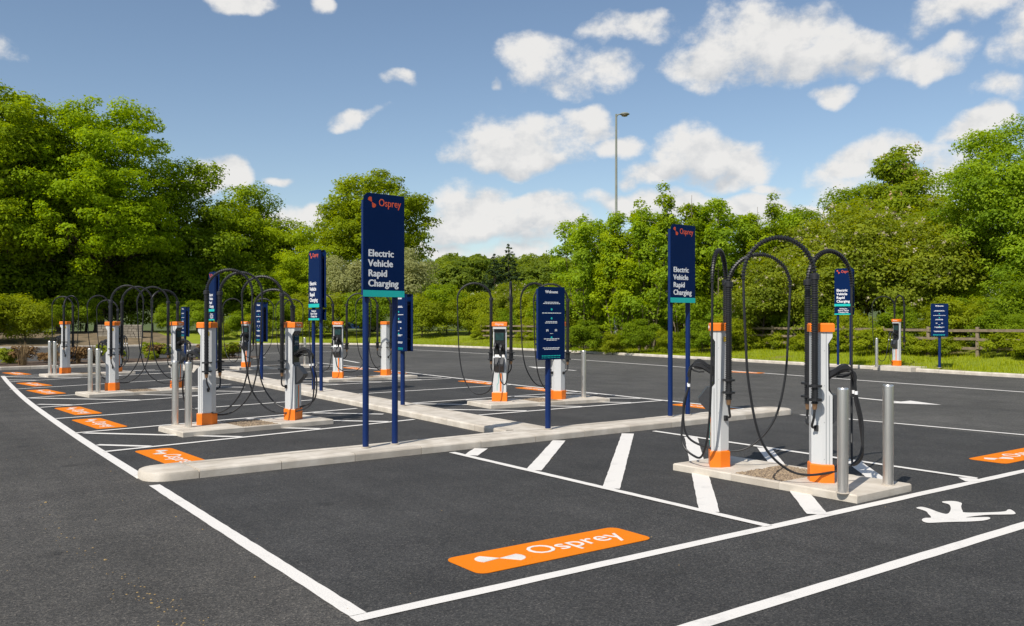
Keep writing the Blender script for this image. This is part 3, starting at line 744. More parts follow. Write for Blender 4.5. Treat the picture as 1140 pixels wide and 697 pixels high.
# ================================================================== CHARGERS
def plan(wf, yf, wb=.07, yb=.105, ym=.012, g=0.0):
    return [(-wf - g, yf - g), (wf + g, yf - g), (wf + g, ym), (wb + g, yb + g), (-wb - g, yb + g), (-wf - g, ym)]
def charger_meshes():
    R = {}
    ring = lambda z, yf, g=0.0, w=.140: [(x, y, z) for x, y in plan(w, yf, g=g)]
    R['body'] = MB().loft([ring(.185, -.092), ring(.90, -.092), ring(.95, -.052), ring(1.43, -.048), ring(1.50, -.092), ring(1.56, -.092)]).mesh('body', 'white')
    R['base'] = MB().loft([ring(0, -.092, .016), ring(.175, -.092, .016), ring(.188, -.092, .010)]).mesh('base', 'orange')
    R['cap'] = MB().loft([ring(1.555, -.092, .018), ring(1.63, -.092, .018), ring(1.645, -.092, .006)]).mesh('cap', 'orange')
    b = MB()
    for s in (-1, 1):
        for y in (-.062, -.03): b.box(s * .140 - .0015, s * .140 + .0015, y - .004, y + .004, .19, .9)
        b.box(s * .140 - .0015, s * .140 + .0015, -.034, -.026, .9, 1.55)
    R['seam'] = b.mesh('seam', 'seam')
    b = MB()
    for s in (-1, 1):
        for z_ in (.24, .62, 1.0, 1.36): b.lathe([(.005, 0), (.005, .002)], 0, 0, 6); b.v[-12:] = [(s * (.140 + z2), -.012 + x2 * 1, z_ + y2) for x2, y2, z2 in b.v[-12:]]
    R['screw'] = b.mesh('screw', 'seam')
    R['label'] = MB().box(-.022, .022, -.001, .001, -.03, .03).mesh('warning_label', 'yellow')
    R['screen_panel'] = MB().loft([[(-.116, -.095, .91), (.116, -.095, .91), (.116, -.045, .91), (-.116, -.045, .91)],
                                   [(-.116, -.070, .965), (.116, -.070, .965), (.116, -.040, .965), (-.116, -.040, .965)],
                                   [(-.116, -.066, 1.43), (.116, -.066, 1.43), (.116, -.040, 1.43), (-.116, -.040, 1.43)],
                                   [(-.116, -.095, 1.495), (.116, -.095, 1.495), (.116, -.045, 1.495), (-.116, -.045, 1.495)]]).mesh('screen_panel', 'blackgloss')
    R['display'] = MB().box(-.088, .088, -.074, -.066, 1.26, 1.415, .003).mesh('display', 'screen')
    pr = [(-.088, .905), (-.135, .905), (-.235, .775), (-.225, .735), (-.10, .600), (-.088, .600)]
    b = MB(); b.loft([[(x, y, z) for y, z in pr] for x in (-.10, -.085, .085, .10)]); R['holster'] = b.mesh('holster', 'dark')
    R['stripe'] = MB().box(.01, .045, -.0945, -.091, .20, .58).mesh('stripe', 'orange')
    b = MB()
    for p, q in (((-.05, .22), (-.05, .34)), ((-.05, .34), (-.02, .38)), ((-.02, .38), (-.02, .56))): b.tube([(p[0], -.0935, p[1]), (q[0], -.0935, q[1])], .004, 4)
    R['circuit_line'] = b.mesh('circuit_line', 'teal')
    # connector: plug head in the panel, body rising outwards, handle bending down
    def rr(p, w, h, tilt):
        cy, cz = p; o = []
        for a_, b_ in ((-1, -.6), (-.6, -1), (.6, -1), (1, -.6), (1, .6), (.6, 1), (-.6, 1), (-1, .6)):
            o.append((a_ * w, cy + b_ * h * -math.sin(tilt), cz + b_ * h * math.cos(tilt)))
        return o
    b = MB(); b.loft([rr((-.05, 1.10), .040, .050, .5), rr((-.10, 1.125), .041, .052, .5), rr((-.135, 1.150), .041, .050, .45), rr((-.19, 1.185), .034, .040, .25), rr((-.245, 1.195), .026, .030, -.15),
                      rr((-.285, 1.180), .023, .027, -.6), rr((-.312, 1.145), .021, .024, -1.1), rr((-.325, 1.10), .019, .020, -1.4), rr((-.328, 1.05), .016, .016, -1.5)])
    b.loft([rr((-.155, 1.115), .008, .010, .2), rr((-.215, 1.110), .008, .009, .0), rr((-.27, 1.125), .008, .010, -.4), rr((-.30, 1.15), .008, .010, -.9)])
    R['connector'] = b.mesh('connector', 'black', True)
    z = []; r_ = []; k = 0
    zz = .82
    while zz < 2.12:
        z += [zz, zz + .013, zz + .015, zz + .022]; r_ += [.0365, .0365, .0285, .0285]; zz += .024
    R['cable_pole'] = MB().tube([(0, 0, q) for q in z], r_, 12).mesh('cable_pole', 'black', False)
    b = MB()
    for h in (.86, 1.0): b.lathe([(.038, h - .013), (.072, h - .011), (.072, h + .011), (.038, h + .013)], sides=14)
    b.box(-.045, .045, -.012, .012, .86, 1.0)
    R['clamp'] = b.mesh('clamp', 'black')
    R['gland'] = MB().lathe([(.020, .76), (.024, .78), (.024, .80), (.027, .805), (.027, .825)], sides=12).mesh('gland', 'brass', True)
    R['collar'] = MB().lathe([(.034, 2.085), (.046, 2.09), (.046, 2.14), (.030, 2.155)], sides=12).mesh('pole_collar', 'black', True)
    R['entry'] = MB().box(-.028, .028, -.012, .02, -.03, .03, .004).mesh('cable_entry', 'black')
    return R
CM = charger_meshes()
def catmull(P, n=8):
    P = [Vector(p) for p in P]; out = []
    for i in range(len(P) - 1):
        p0, p1, p2, p3 = P[max(i - 1, 0)], P[i], P[i + 1], P[min(i + 2, len(P) - 1)]
        for k in range(n):
            t = k / n
            out.append(.5 * ((2 * p1) + (p2 - p0) * t + (2 * p0 - 5 * p1 + 4 * p2 - p3) * t * t + (3 * p1 - p0 - 3 * p2 + p3) * t ** 3))
    out.append(P[-1]); return out
def charger(x, y, z, face, arms, label, seed=0, detail=True):
    """face: world direction the screen looks to; arms: [(right, forward), drop, slack] in camera-frame
    azimuth for the arm on the charger's left and right flank"""
    rz = math.atan2(face[1], face[0]) + PI / 2
    e = empty('ev_charger', (x, y, z), rz); tag(e, label, 'charger', 'rapid chargers on the plinths')
    body = link('body', CM['body'], e); link('seam', CM['seam'], body); tag(link('screw', CM['screw'], body), kind='stuff')
    o = link('warning_label', CM['label'], body, (.108, .062, 1.46)); o.rotation_euler = (0, 0, math.radians(127))
    link('base', CM['base'], e); cap = link('cap', CM['cap'], e)
    text_obj('Osprey', .062, 'letter', cap, (0, -.1115, 1.578), (PI / 2, 0, 0), align='CENTER', depth=.001)
    sp_ = link('screen_panel', CM['screen_panel'], e); link('display', CM['display'], sp_)
    link('holster', CM['holster'], e); link('stripe', CM['stripe'], e); link('circuit_line', CM['circuit_line'], e)
    r = random.Random(seed)
    for k, s in enumerate((-1, 1)):
        (ra, fa), drop, zmin = arms[k]
        wx = RGT[0] * ra + FWD[0] * fa; wy = RGT[1] * ra + FWD[1] * fa; q = math.hypot(wx, wy); wx /= q; wy /= q
        dx, dy = rot2(wx, wy, -rz)
        px, py = s * .212, .095
        pole = link('cable_pole', CM['cable_pole'], e, (px, py, -drop))
        link('gland', CM['gland'], pole); link('pole_collar', CM['collar'], pole)
        cl_ = link('clamp', CM['clamp'], e, (px, py, 0)); cl_.scale = (1, 1, 1)
        for h in (.86, 1.0): MB().box(min(px, s * .06), max(px, s * .06), py - .014, py + .014, h - .008, h + .008).build('bracket', 'black', e)
        g = link('connector', CM['connector'], e, (s * .062, (0.0 if s < 0 else -.012), (.0 if s < 0 else -.03)))
        # feed cable from the foot of the pole into the body
        p0 = Vector((px, py, .77 - drop)); en = Vector((s * .112, .062, .56))
        MB().tube(catmull([p0, p0 + Vector((0, .01, -.10)), en + Vector((s * .045, .05, .02)), en], 6), .013, 8).build('feed_cable', 'black', e, True)
        o = link('cable_entry', CM['entry'], e, tuple(en)); o.rotation_euler = (0, 0, s * math.radians(-50) + PI / 2)
        # spring arm: a sprung hoop carrying the cable over
        rad = .36 * r.uniform(.93, 1.05); lean = r.uniform(-.09, .09); zmin += r.uniform(-.02, .06); top = Vector((px, py, 2.09 - drop)); pts = []
        for i in range(0, 40):
            a = PI * 1.03 * i / 39
            pts.append(top + Vector((dx, dy, 0)) * (rad * (1 - math.cos(a))) + Vector((-dy, dx, 0)) * (lean * math.sin(a * .5) ** 2) + Vector((0, 0, math.sin(a) * rad * (1.0 + lean) + .02)))
        fine = []; rr = []
        for i in range(len(pts) - 1):
            for q_, w_ in ((0, .026), (.34, .026), (.44, .0155), (.92, .0155)):
                fine.append(pts[i].lerp(pts[i + 1], q_)); rr.append(w_ * (1.15 - .25 * i / 40))
        MB().tube(fine, rr, 8).build('spring_arm', 'black', e)
        E_ = pts[-1]; G = Vector((s * .062, -.328, 1.06))
        H = lambda f, z_, o_=0.0: Vector((E_.x + (G.x - E_.x) * f, E_.y + (G.y - E_.y) * f - o_, z_))
        MB().tube(catmull([E_ + Vector((0, 0, .06)), E_ + Vector((0, 0, -.06)), H(.015, 1.55), H(.05, 1.0), H(.16, zmin + .36), H(.40, zmin + .06), H(.66, zmin + .01, .02),
                           H(.92, zmin + .14, .10), Vector((G.x, G.y - .075, zmin + .48)), G + Vector((0, -.012, -.14)), G], 9),
                  .0128, 8).build('charging_cable', 'black', e, True)
        MB().lathe([(.0175, -.018), (.0175, .018)], sides=10).build('cable_tag', 'letter', e, True).location = G + Vector((0, -.012, -.135))
    return e
NW = (-.71, .71); SE = (.71, -.71); SW = (-.71, -.71); NE = (.71, .71)
Rr = (1, 0); Ll = (-1, 0); Tw = (-.52, -.85); Aw = (.57, .82)
C_ = charger
C_(7.71, 6.80, PH, NW, [(Tw, 0, .06), (Rr, .04, .16)], 'nearest left charger, seen from its side, left end of the nearest plinth', 1)
C_(7.86, 5.55, PH, SE, [(Ll, 0, .10), ((.92, .40), .04, .08)], 'nearest charger behind the two large steel bollards', 2)
C_(4.05, 14.28, PH, NW, [(Rr, 0, .12), (Rr, .0, .2)], 'charger beside two bollards in the left row, first behind the front kerb', 3)
C_(5.42, 14.14, PH, SE, [(Ll, .02, .10), (Ll, .22, .16)], 'charger left of the big navy sign, connector pointing right', 4)
C_(4.15, 22.50, PH, NW, [(Rr, 0, .12), (Rr, 0, .2)], 'charger in the middle of the left row beside two bollards', 5)
C_(5.60, 22.45, PH, SE, [(Ll, 0, .1), (Tw, .0, .2)], 'charger partly behind the bollards of the nearer left plinth', 6)
C_(4.26, 30.58, PH, NW, [(Ll, 0, .1), ((.2, .97), 0, .2)], 'leftmost and farthest charger of the left row', 7)
C_(5.75, 30.6, PH, SE, [(Ll, 0, .1), (Ll, .1, .2)], 'far charger hidden behind the middle left charger', 8)
C_(10.20, 14.90, PH, SW, [(Ll, 0, .15), ((.1, -1), 0, .35)], 'charger with its screen towards us, left of the navy welcome board', 9)
C_(11.46, 14.55, PH, NE, [(Ll, .02, .12), ((-.75, .6), 0, .2)], 'charger seen from behind, half hidden by the front welcome board', 10)
C_(10.44, 23.60, PH, SW, [(Ll, 0, .15), (Rr, 0, .15)], 'charger with screen towards us between two navy signs', 11)
C_(12.12, 23.95, PH, NE, [(Ll, 0, .12), (Ll, 0, .2)], 'charger seen from behind between the legs of the big navy sign', 12)
C_(10.16, 31.0, PH, SW, [(Ll, 0, .15), (Rr, 0, .3)], 'far charger with screen towards us, framed by nearer hanging cables', 13)
C_(12.0, 31.6, PH, NE, [(Ll, 0, .12), (Rr, 0, .2)], 'far charger hidden behind the charger left of the big sign', 14)
cx_, cy_ = at(999, 30.6)
C_(cx_, cy_, .16, (-.98, .2), [(Ll, 0, .12), ((.1, .99), 0, .12)], 'lone charger on the grass verge across the road', 15)

# ================================================================== SIGNS
def panel_outline(w, h, r, corners):
    p = []
    for cx, cy, a0, on in ((w / 2, 0, -90, corners[0]), (w / 2, h, 0, corners[1]), (-w / 2, h, 90, corners[2]), (-w / 2, 0, 180, corners[3])):
        sx = -1 if cx > 0 else 1; sy = 1 if cy == 0 else -1
        if not on: p.append((cx, cy)); continue
        for k in range(8):
            a = math.radians(a0 + 90 * k / 7); p.append((cx + sx * r + r * math.cos(a), cy + sy * r + r * math.sin(a)))
    return p
EMB_R = emblem_mesh(.19, 'red', .0012)
def sign_panel(parent, w, h, z0, y, back, r=.07, corners=(0, 0, 1, 0)):
    """folded metal tray: face towards -Y (or +Y when back)"""
    pts = panel_outline(w, h, r, corners)
    b = MB(); b.prism(pts, -.0015, .0015, 'y')
    o = b.build('panel', 'navy', parent); o.location = (0, y, z0); o.rotation_euler = (0, 0, PI if back else 0)
    c = MB()
    for x0, x1, za, zb in ((-w / 2, -w / 2 + .003, .02, h - r), (w / 2 - .003, w / 2, .0, h - .002), (-w / 2 + r, w / 2, h - .003, h), (-w / 2, w / 2, 0, .003)):
        c.box(x0, x1, .002, .045, za, zb)
    c.build('return_edge', 'navypost', o)
    return o
def bars(parent, rows, y):
    """small print too fine to read: one strip for each word"""
    r = random.Random(2); b = MB()
    for z, wid, th in rows:
        x = -wid / 2
        while x < wid / 2 - .008:
            l = min(r.uniform(.022, .05), wid / 2 - x); b.box(x, x + l, y - .0012, y, z - th / 2, z + th / 2); x += l + .008
    return tag(b.build('small_print', 'letter', parent), kind='stuff')
RX = (PI / 2, 0, 0)
def tall_sign(x, y, z, rz, label, small, dz=0, sides=(0, 1)):
    w, h, z0 = .64, 1.345, 1.96 + dz
    e = empty('tall_sign', (x, y, z), rz); tag(e, label, 'sign', 'tall navy charging signs')
    for s in (-1, 1):
        leg = MB().lathe([(.041, 0), (.041, z0 + h - .08)], s * .228, 0, 16).build('leg', 'navypost', e, True)
        MB().lathe([(.060, 0), (.060, .012), (.043, .014)], s * .228, 0, 16).build('foot', 'concrete', leg, True)
    for zz in (z0 + .18, z0 + h - .2): MB().box(-.27, .27, -.066, .066, zz, zz + .03).build('bracket', 'signin', e)
    for back in sides:
        p = sign_panel(e, w, h, z0, .085 if back else -.085, back, .10)
        MB().box(-w / 2 - .0005, w / 2 + .0005, -.004, -.0018, .0, .085).build('teal_strip', 'teal', p)
        text_obj('Osprey', .145, 'red', p, (-.085, -.002, 1.185), RX, depth=.001, bold=.0012).scale = (.80, .94, 1)
        em = link('emblem', EMB_R, p, (-.188, -.0025, 1.226)); em.rotation_euler = (PI / 2, math.radians(30), 0)
        text_obj('Electric\nVehicle\nRapid\nCharging', .125, 'letter', p, (-.245, -.002, .525), RX, depth=.001, bold=.0050, line=1.04, space=1.04)
        if small:
            q = sign_panel(e, w, .26, z0 - .30, .085 if back else -.085, back, corners=(0, 0, 0, 0))
            MB().box(-w / 2 - .0005, w / 2 + .0005, -.004, -.0018, 0, .045).build('teal_strip', 'teal', q)
            text_obj('Parking for\nElectric Vehicle\nCharging Only', .062, 'letter', q, (0, -.002, .195), RX, depth=.001, bold=.0016, align='CENTER')
    return e
def welcome_sign(x, y, z, rz, label, sides=(0, 1)):
    w, h, z0 = .52, 1.10, 1.06
    e = empty('welcome_board', (x, y, z), rz); tag(e, label, 'sign', 'navy welcome boards on one post')
    leg = MB().lathe([(.044, 0), (.044, z0 + h - .1)], 0, 0, 16).build('post', 'navypost', e, True)
    MB().lathe([(.064, 0), (.064, .012), (.046, .014)], 0, 0, 16).build('foot', 'concrete', leg, True)
    for zz in (z0 + .22, z0 + h - .22): MB().box(-.2, .2, -.066, .066, zz, zz + .03).build('bracket', 'signin', e)
    for back in sides:
        p = sign_panel(e, w, h, z0, .085 if back else -.085, back, .03, (0, 0, 1, 0))
        text_obj('Welcome', .062, 'letter', p, (0, -.002, 1.005), RX, depth=.001, bold=.0022, align='CENTER')
        bars(p, [(.868, .27, .011), (.848, .33, .011), (.705, .37, .012), (.575, .22, .011), (.555, .25, .011), (.395, .06, .007), (.315, .30, .011), (.295, .2, .011), (.178, .34, .011), (.158, .29, .011)], -.0016)
        c = MB()
        for zz in (.76, .625, .335): c.prism([(.018, zz), (.009, zz + .017), (-.009, zz + .017), (-.018, zz), (-.009, zz - .017), (.009, zz - .017)], -.003, -.0016, 'y')
        c.build('step_dot', 'teal', p)
        c = MB()
        for sx in (-1, 1):
            for dx_ in (-.016, 0, .016): c.box(sx * .085 + dx_ - .004, sx * .085 + dx_ + .004, -.003, -.0016, .425 if dx_ else .435, .46)
            c.box(sx * .085 - .020, sx * .085 + .020, -.0032, -.0016, .441, .447)
        c.build('pictogram', 'letter', p)
        c = MB(); xx = -.19; r = random.Random(8)
        while xx < .17:
            l = r.uniform(.02, .05); c.box(xx, xx + l, -.003, -.0016, .052, .066); c.box(xx, xx + l * .8, -.003, -.0016, .026, .034); xx += l + .007
        tag(c.build('teal_print', 'teal', p), kind='stuff')
    return e
tall_sign(5.16, 10.33, KH, math.radians(7), 'largest navy sign, on two posts on the front kerb left of centre', False, sides=(0,))
tall_sign(11.03, 10.62, KH, math.radians(3), 'tall navy sign on two posts near the right end of the front kerb', False, sides=(0,))
welcome_sign(8.04, 10.46, KH, math.radians(2), 'navy welcome board facing us on the front kerb where the central kerb joins', sides=(0,))
welcome_sign(7.97, 15.0, KH, math.radians(-90), 'navy welcome board half hidden behind the largest sign')
tall_sign(8.02, 19.35, KH, math.radians(-90), 'narrow-looking navy sign on the central kerb left of the largest sign', True)
welcome_sign(8.22, 23.8, KH, math.radians(-90), 'navy welcome board on the central kerb seen through hanging cables')
tall_sign(8.72, 30.0, KH, math.radians(-90), 'navy sign behind the arched cables of the middle left charger', True)
welcome_sign(8.62, 33.3, KH, math.radians(-90), 'farthest small navy welcome board on the central kerb, at left')
sx_, sy_ = at(940, 30.8); tall_sign(sx_, sy_, .16, math.radians(-90 + 12), 'navy sign on two posts on the far verge across the road', True, .14)
sx_, sy_ = at(1046, 29.2); welcome_sign(sx_, sy_, .16, math.radians(-90 + 24), 'small navy board on one post on the far verge at right')

# ================================================================== STREET LAMP
lx, ly = at(686, 47); e = empty('street_lamp', (lx, ly, .4)); tag(e, 'tall galvanised street lamp rising behind the roadside trees', 'street lamp')
MB().lathe([(.13, 0), (.13, 1.6), (.085, 1.7), (.055, 12.55)], sides=12).build('column', 'lamp_metal', e, True)
a = Vector((RGT[0], RGT[1], 0)); up = Vector((0, 0, 1)); p = Vector((0, 0, 12.4))
MB().tube([p, p + up * .12 + a * .1, p + up * .15 + a * .25], .035, 8).build('bracket_arm', 'lamp_metal', e, True)
hd = [p + up * .15 + a * t for t in (.2, .3, .45, .6, .72)]
hb = MB().tube(hd, [.05, .15, .19, .17, .05], 12); zc = hd[0].z; hb.v = [(x, y, zc + (z - zc) * .5) for x, y, z in hb.v]; hh = hb.build('lamp_head', 'lamp_metal', e, True)
hb = MB().tube([q - up * .08 for q in hd[1:4]], [.10, .165, .12], 12); hb.v = [(x, y, zc - .05 + (z - zc + .05) * .5) for x, y, z in hb.v]; hb.build('bowl', 'lamp_glass', hh, True)

# ================================================================== FENCE
POST = MB().box(-.055, .055, -.055, .055, -.3, 1.12, .008).mesh('post', 'wood')
RAIL = MB().box(0, 2.0, -.02, .02, -.05, .05, .006).mesh('rail', 'wood')
def fence(i0, i1, off, label):
    e = empty('wooden_fence'); tag(e, label, 'fence')
    r = random.Random(i0); prev = None
    for i in range(i0, i1, 2):
        x, y, z = verge_pt(i, off); z -= .02
        link('post', POST, e, (x, y, z), r.uniform(0, .3))
        if prev:
            px, py, pz = prev; ln_ = math.hypot(x - px, y - py)
            for h in (.32, .66, 1.0):
                o = link('rail', RAIL, e, (px, py, pz + h + r.uniform(-.02, .02))); o.scale = (ln_ / 2, 1, 1)
                o.rotation_euler = (0, -math.atan2(z - pz, ln_) + r.uniform(-.008, .008), math.atan2(y - py, x - px))
                ox, oy = rot2(0, .07, math.atan2(y - py, x - px)); o.location.x += ox; o.location.y += oy
        prev = (x, y, z)
i_first = next(i for i, p in enumerate(fp) if p.y > 8)
fence(i_first, i_first + 44, 4.3, 'weathered post and rail fence half buried in the shrubs across the road')
i_l = next(i for i, p in enumerate(fp) if p.x < 3.5 and p.y > 40)
fence(i_l, i_l + 16, 1.7, 'dark post and rail fence under the big trees at left')

# low rubble wall under the trees at left
wx0, wy0 = at(108, 63); wx1, wy1 = at(158, 63.5); e = empty('stone_wall', (wx0, wy0, .45), math.atan2(wy1 - wy0, wx1 - wx0))
tag(e, 'low rubble stone wall under the big tree at left', 'wall')
Lw = math.hypot(wx1 - wx0, wy1 - wy0); r = random.Random(4); z = 0
MB().box(0, Lw, .04, .36, -.4, .92).build('core', 'stone', e)
vari = []
for k in range(5):
    q = random.Random(k); b = MB(); b.loft([[(q.uniform(0, .03), -.0, q.uniform(0, .02)), (1 - q.uniform(0, .03), 0, q.uniform(0, .02)), (1 - q.uniform(0, .03), 0, 1 - q.uniform(0, .1)), (q.uniform(0, .03), 0, 1 - q.uniform(0, .1))],
                     [(.0, .3, 0), (1, .3, 0), (1, .3, 1), (0, .3, 1)], [(.0, .4, 0), (1, .4, 0), (1, .4, 1), (0, .4, 1)]]); vari.append(b.mesh('stone', 'stone' if k % 2 else 'stonepale'))
while z < .95:
    hh_ = r.uniform(.14, .2); x = 0
    while x < Lw:
        l = min(r.uniform(.25, .5), Lw - x); o = link('stone', r.choice(vari), e, (x, r.uniform(-.02, .02), z)); o.scale = (max(l - .02, .05), 1, hh_ - .015); x += l
    z += hh_

# ================================================================== PLANTS
def leaf_mesh(name, C, Nn, S, tint, m, rng, asp=.62, fold=.22):
    n = len(C)
    Nn = Nn / (np.linalg.norm(Nn, axis=1, keepdims=True) + 1e-9)
    t = np.cross(Nn, rng.normal(size=(n, 3))); t /= (np.linalg.norm(t, axis=1, keepdims=True) + 1e-9)
    w = np.cross(Nn, t); S = S[:, None]
    V = np.empty((n, 4, 3), np.float32)
    V[:, 0] = C - t * S * .5; V[:, 1] = C + w * S * asp * .5 + Nn * S * fold * .5 + t * S * .05
    V[:, 2] = C + t * S * .5 - Nn * S * fold * .4; V[:, 3] = C - w * S * asp * .5 + Nn * S * fold * .5 + t * S * .05
    me = bpy.data.meshes.new(name); me.vertices.add(n * 4); me.vertices.foreach_set('co', V.reshape(-1))
    me.loops.add(n * 4); me.loops.foreach_set('vertex_index', np.arange(n * 4, dtype=np.int32))
    me.polygons.add(n); me.polygons.foreach_set('loop_start', np.arange(0, n * 4, 4, dtype=np.int32))
    me.materials.append(M[m])
    a = me.attributes.new('tint', 'FLOAT', 'POINT'); a.data.foreach_set('value', np.repeat(tint.astype(np.float32), 4))
    me.update(); me.validate(); return me
def clumps(ells, rng):
    """ells: (cx,cy,cz, rx,ry,rz, n, clump radius) -> clump centres, radii, outward direction"""
    C = []; R_ = []; O = []
    for cx, cy, cz, rx, ry, rz, n, cr_ in ells:
        d = rng.normal(size=(n, 3)); d[:, 2] = np.where(d[:, 2] < -.5, -d[:, 2], d[:, 2]); d /= np.linalg.norm(d, axis=1, keepdims=True)
        lob = rng.normal(size=(7, 3)); lob /= np.linalg.norm(lob, axis=1, keepdims=True)
        amp = rng.uniform(-.24, .34, 7)
        k = 1 + (np.clip(d @ lob.T, 0, 1) ** 4 * amp).sum(1)
        rad = np.where(rng.random(n) < .78, rng.uniform(.64, 1.02, n), rng.uniform(.25, .64, n)) * k
        C.append(d * rad[:, None] * np.array([rx, ry, rz]) + np.array([cx, cy, cz])); R_.append(cr_ * rng.uniform(.6, 1.35, n)); O.append(d)
    return np.concatenate(C), np.concatenate(R_), np.concatenate(O)
def foliage(name, ells, nleaf, size, m, rng, flat=.6, zmin=.05):
    C, R_, O = clumps(ells, rng)
    w = R_ ** 2; idx = rng.choice(len(C), nleaf, p=w / w.sum())
    o = rng.normal(size=(nleaf, 3)); o /= np.linalg.norm(o, axis=1, keepdims=True)
    o[:, 2] = np.where(rng.random(nleaf) < .35, np.abs(o[:, 2]), o[:, 2])
    r = rng.uniform(.35, 1.0, nleaf) ** .7
    r = np.where(rng.random(nleaf) < .09, rng.uniform(.9, 1.3, nleaf), r)
    P = C[idx] + o * (R_[idx] * r)[:, None] * np.array([1, 1, flat])
    Nn = o * .55 + O[idx] * .35 + np.array([0, 0, .55]) + rng.normal(size=(nleaf, 3)) * .45
    S = size * np.exp(rng.normal(0, .28, nleaf)); ct = rng.uniform(.15, .62, len(C))
    tint = np.clip(ct[idx] + rng.normal(0, .13, nleaf), 0, 1)
    k = P[:, 2] > zmin
    return leaf_mesh(name, P[k], Nn[k], S[k], tint[k], m, rng), (C, R_)
def limbs(trunk, C, rng, n, r0, m, sides=6, start=.3):
    """tapered trunk polyline plus limbs that reach into n of the clumps"""
    b = MB(); T = [Vector(p) for p in trunk]; k = len(T)
    rad = [r0 * (1 - .8 * i / (k - 1)) for i in range(k)]; rad[0] *= 1.35
    tp = catmull(T, 4); tr = [r0 * (1.35 if i == 0 else 1 - .8 * i / (len(tp) - 1)) for i in range(len(tp))]
    b.tube(tp, tr, sides + 2)
    sel = rng.choice(len(C), min(n, len(C)), replace=False)
    for j in sel:
        c = Vector(C[j]); zt = max(T[0].z + (T[-1].z - T[0].z) * start, min(T[-1].z, c.z - .35 * math.hypot(c.x, c.y) - .1 * (T[-1].z - T[0].z)))
        i = min(range(len(tp)), key=lambda q: abs(tp[q].z - zt)); s = tp[i]; q = (c - s); rr = max(.012, tr[i] * .45)
        m1 = s + q * .4 + Vector((rng.normal(), rng.normal(), rng.normal())) * .05 * q.length + Vector((0, 0, .06 * q.length))
        m2 = s + q * .75 + Vector((rng.normal(), rng.normal(), rng.normal())) * .04 * q.length + Vector((0, 0, .04 * q.length))
        b.tube([s, m1, m2, c], [rr, rr * .62, rr * .35, rr * .12], sides)
    return b.mesh('trunk', m, True)
PROTO = {}
def tree_proto(key, ells, nleaf, size, leafm, trunk, nl, r0, barkm, seed, flat=.6, extra=None, stems=None, start=.3):
    rng = np.random.default_rng(seed)
    crown, (C, R_) = foliage('crown', ells, nleaf, size, leafm, rng, flat)
    parts = [('trunk', limbs(trunk, C, rng, nl, r0, barkm, start=start)), ('crown', crown)]
    if stems:
        for st in stems: parts.append(('stem', limbs(st, C, rng, 5, r0 * .8, barkm, 5)))
    if extra:
        nm, mm_, n, s, zz = extra; k = rng.choice(len(C), n); rr = R_[k]
        d = rng.normal(size=(n, 3)); d /= np.linalg.norm(d, axis=1, keepdims=True); d[:, 2] = np.abs(d[:, 2])
        base = C[k] + d * rr[:, None] * np.array([1.02, 1.02, flat * 1.1])
        q = 9; P = np.repeat(base, q, 0) + rng.normal(size=(n * q, 3)) * np.array([s * .55, s * .55, s * zz])
        parts.append((nm, leaf_mesh(nm, P, rng.normal(size=(n * q, 3)) + np.array([0, 0, .5]), np.full(n * q, s) * rng.uniform(.6, 1.2, n * q), rng.uniform(0, 1, n * q), mm_, rng, .8)))
    PROTO[key] = parts
def plant(key, name, x, y, z, s, rz, label, cat, group=None, sz=None):
    e = empty(name, (x, y, z), rz); e.scale = (s, s, sz or s); tag(e, label, cat, group)
    for nm, me in PROTO[key]: link(nm, me, e)
    return e
def el_tree(h, r, base, n, cr_):      # a rounded crown out of overlapping masses
    return [(0, 0, (h + base) / 2, r, r, (h - base) / 2, n, cr_)]
tree_proto('maple', [(0, 0, 9.0, 4.7, 4.7, 5.7, 230, .78), (-2.6, -1.0, 6.2, 3.5, 3.7, 3.8, 110, .72), (2.8, .8, 6.0, 3.5, 3.5, 3.9, 110, .72), (.3, -2.8, 5.2, 3.6, 2.8, 3.3, 90, .70)],
           101429, 0.170, 'maple', [(0, 0, -.3), (.1, .05, 2.4), (-.15, .1, 5.5), (.1, 0, 9), (0, 0, 12.5)], 60, .34, 'bark', 1)
tree_proto('lime', [(0, 0, 8.6, 3.9, 3.9, 5.7, 200, .76), (1.8, -1.4, 5.6, 3.1, 3.1, 3.6, 90, .7), (-1.8, 1.2, 5.2, 3.1, 3.1, 3.6, 80, .7)],
           63000, 0.192, 'lime', [(0, 0, -.3), (-.1, .05, 2.4), (.15, .1, 5.5), (-.1, 0, 9), (0, 0, 12)], 50, .3, 'bark', 2)
tree_proto('oak', [(0, 0, 8.2, 5.6, 5.6, 5.2, 250, .9), (-3.0, .6, 6.0, 3.6, 3.6, 3.6, 90, .8), (3.2, -.4, 6.0, 3.5, 3.5, 3.4, 90, .8)],
           65100, 0.222, 'oak', [(0, 0, -.3), (.1, 0, 2.2), (-.1, .1, 5), (.1, 0, 8), (0, 0, 11)], 44, .42, 'bark', 3)
tree_proto('round', [(0, 0, 5.2, 3.0, 3.0, 4.2, 110, .85), (1.3, .5, 3.2, 2.4, 2.4, 2.6, 50, .8), (-1.4, -.3, 3.0, 2.4, 2.4, 2.6, 50, .8)],
           37800, 0.178, 'dense', [(0, 0, -.3), (.1, 0, 1.5), (0, .1, 4), (0, 0, 7.5)], 26, .2, 'bark', 4)
tree_proto('round2', [(0, 0, 5.0, 3.2, 2.8, 4.0, 110, .85), (1.5, -.5, 3.0, 2.4, 2.4, 2.6, 50, .8), (-1.3, .6, 3.2, 2.4, 2.4, 2.6, 50, .8)],
           37800, 0.178, 'lime', [(0, 0, -.3), (.1, 0, 1.5), (0, .1, 4), (0, 0, 7.5)], 26, .2, 'bark', 14)
rs = np.random.default_rng(6); se = []; st_ = []
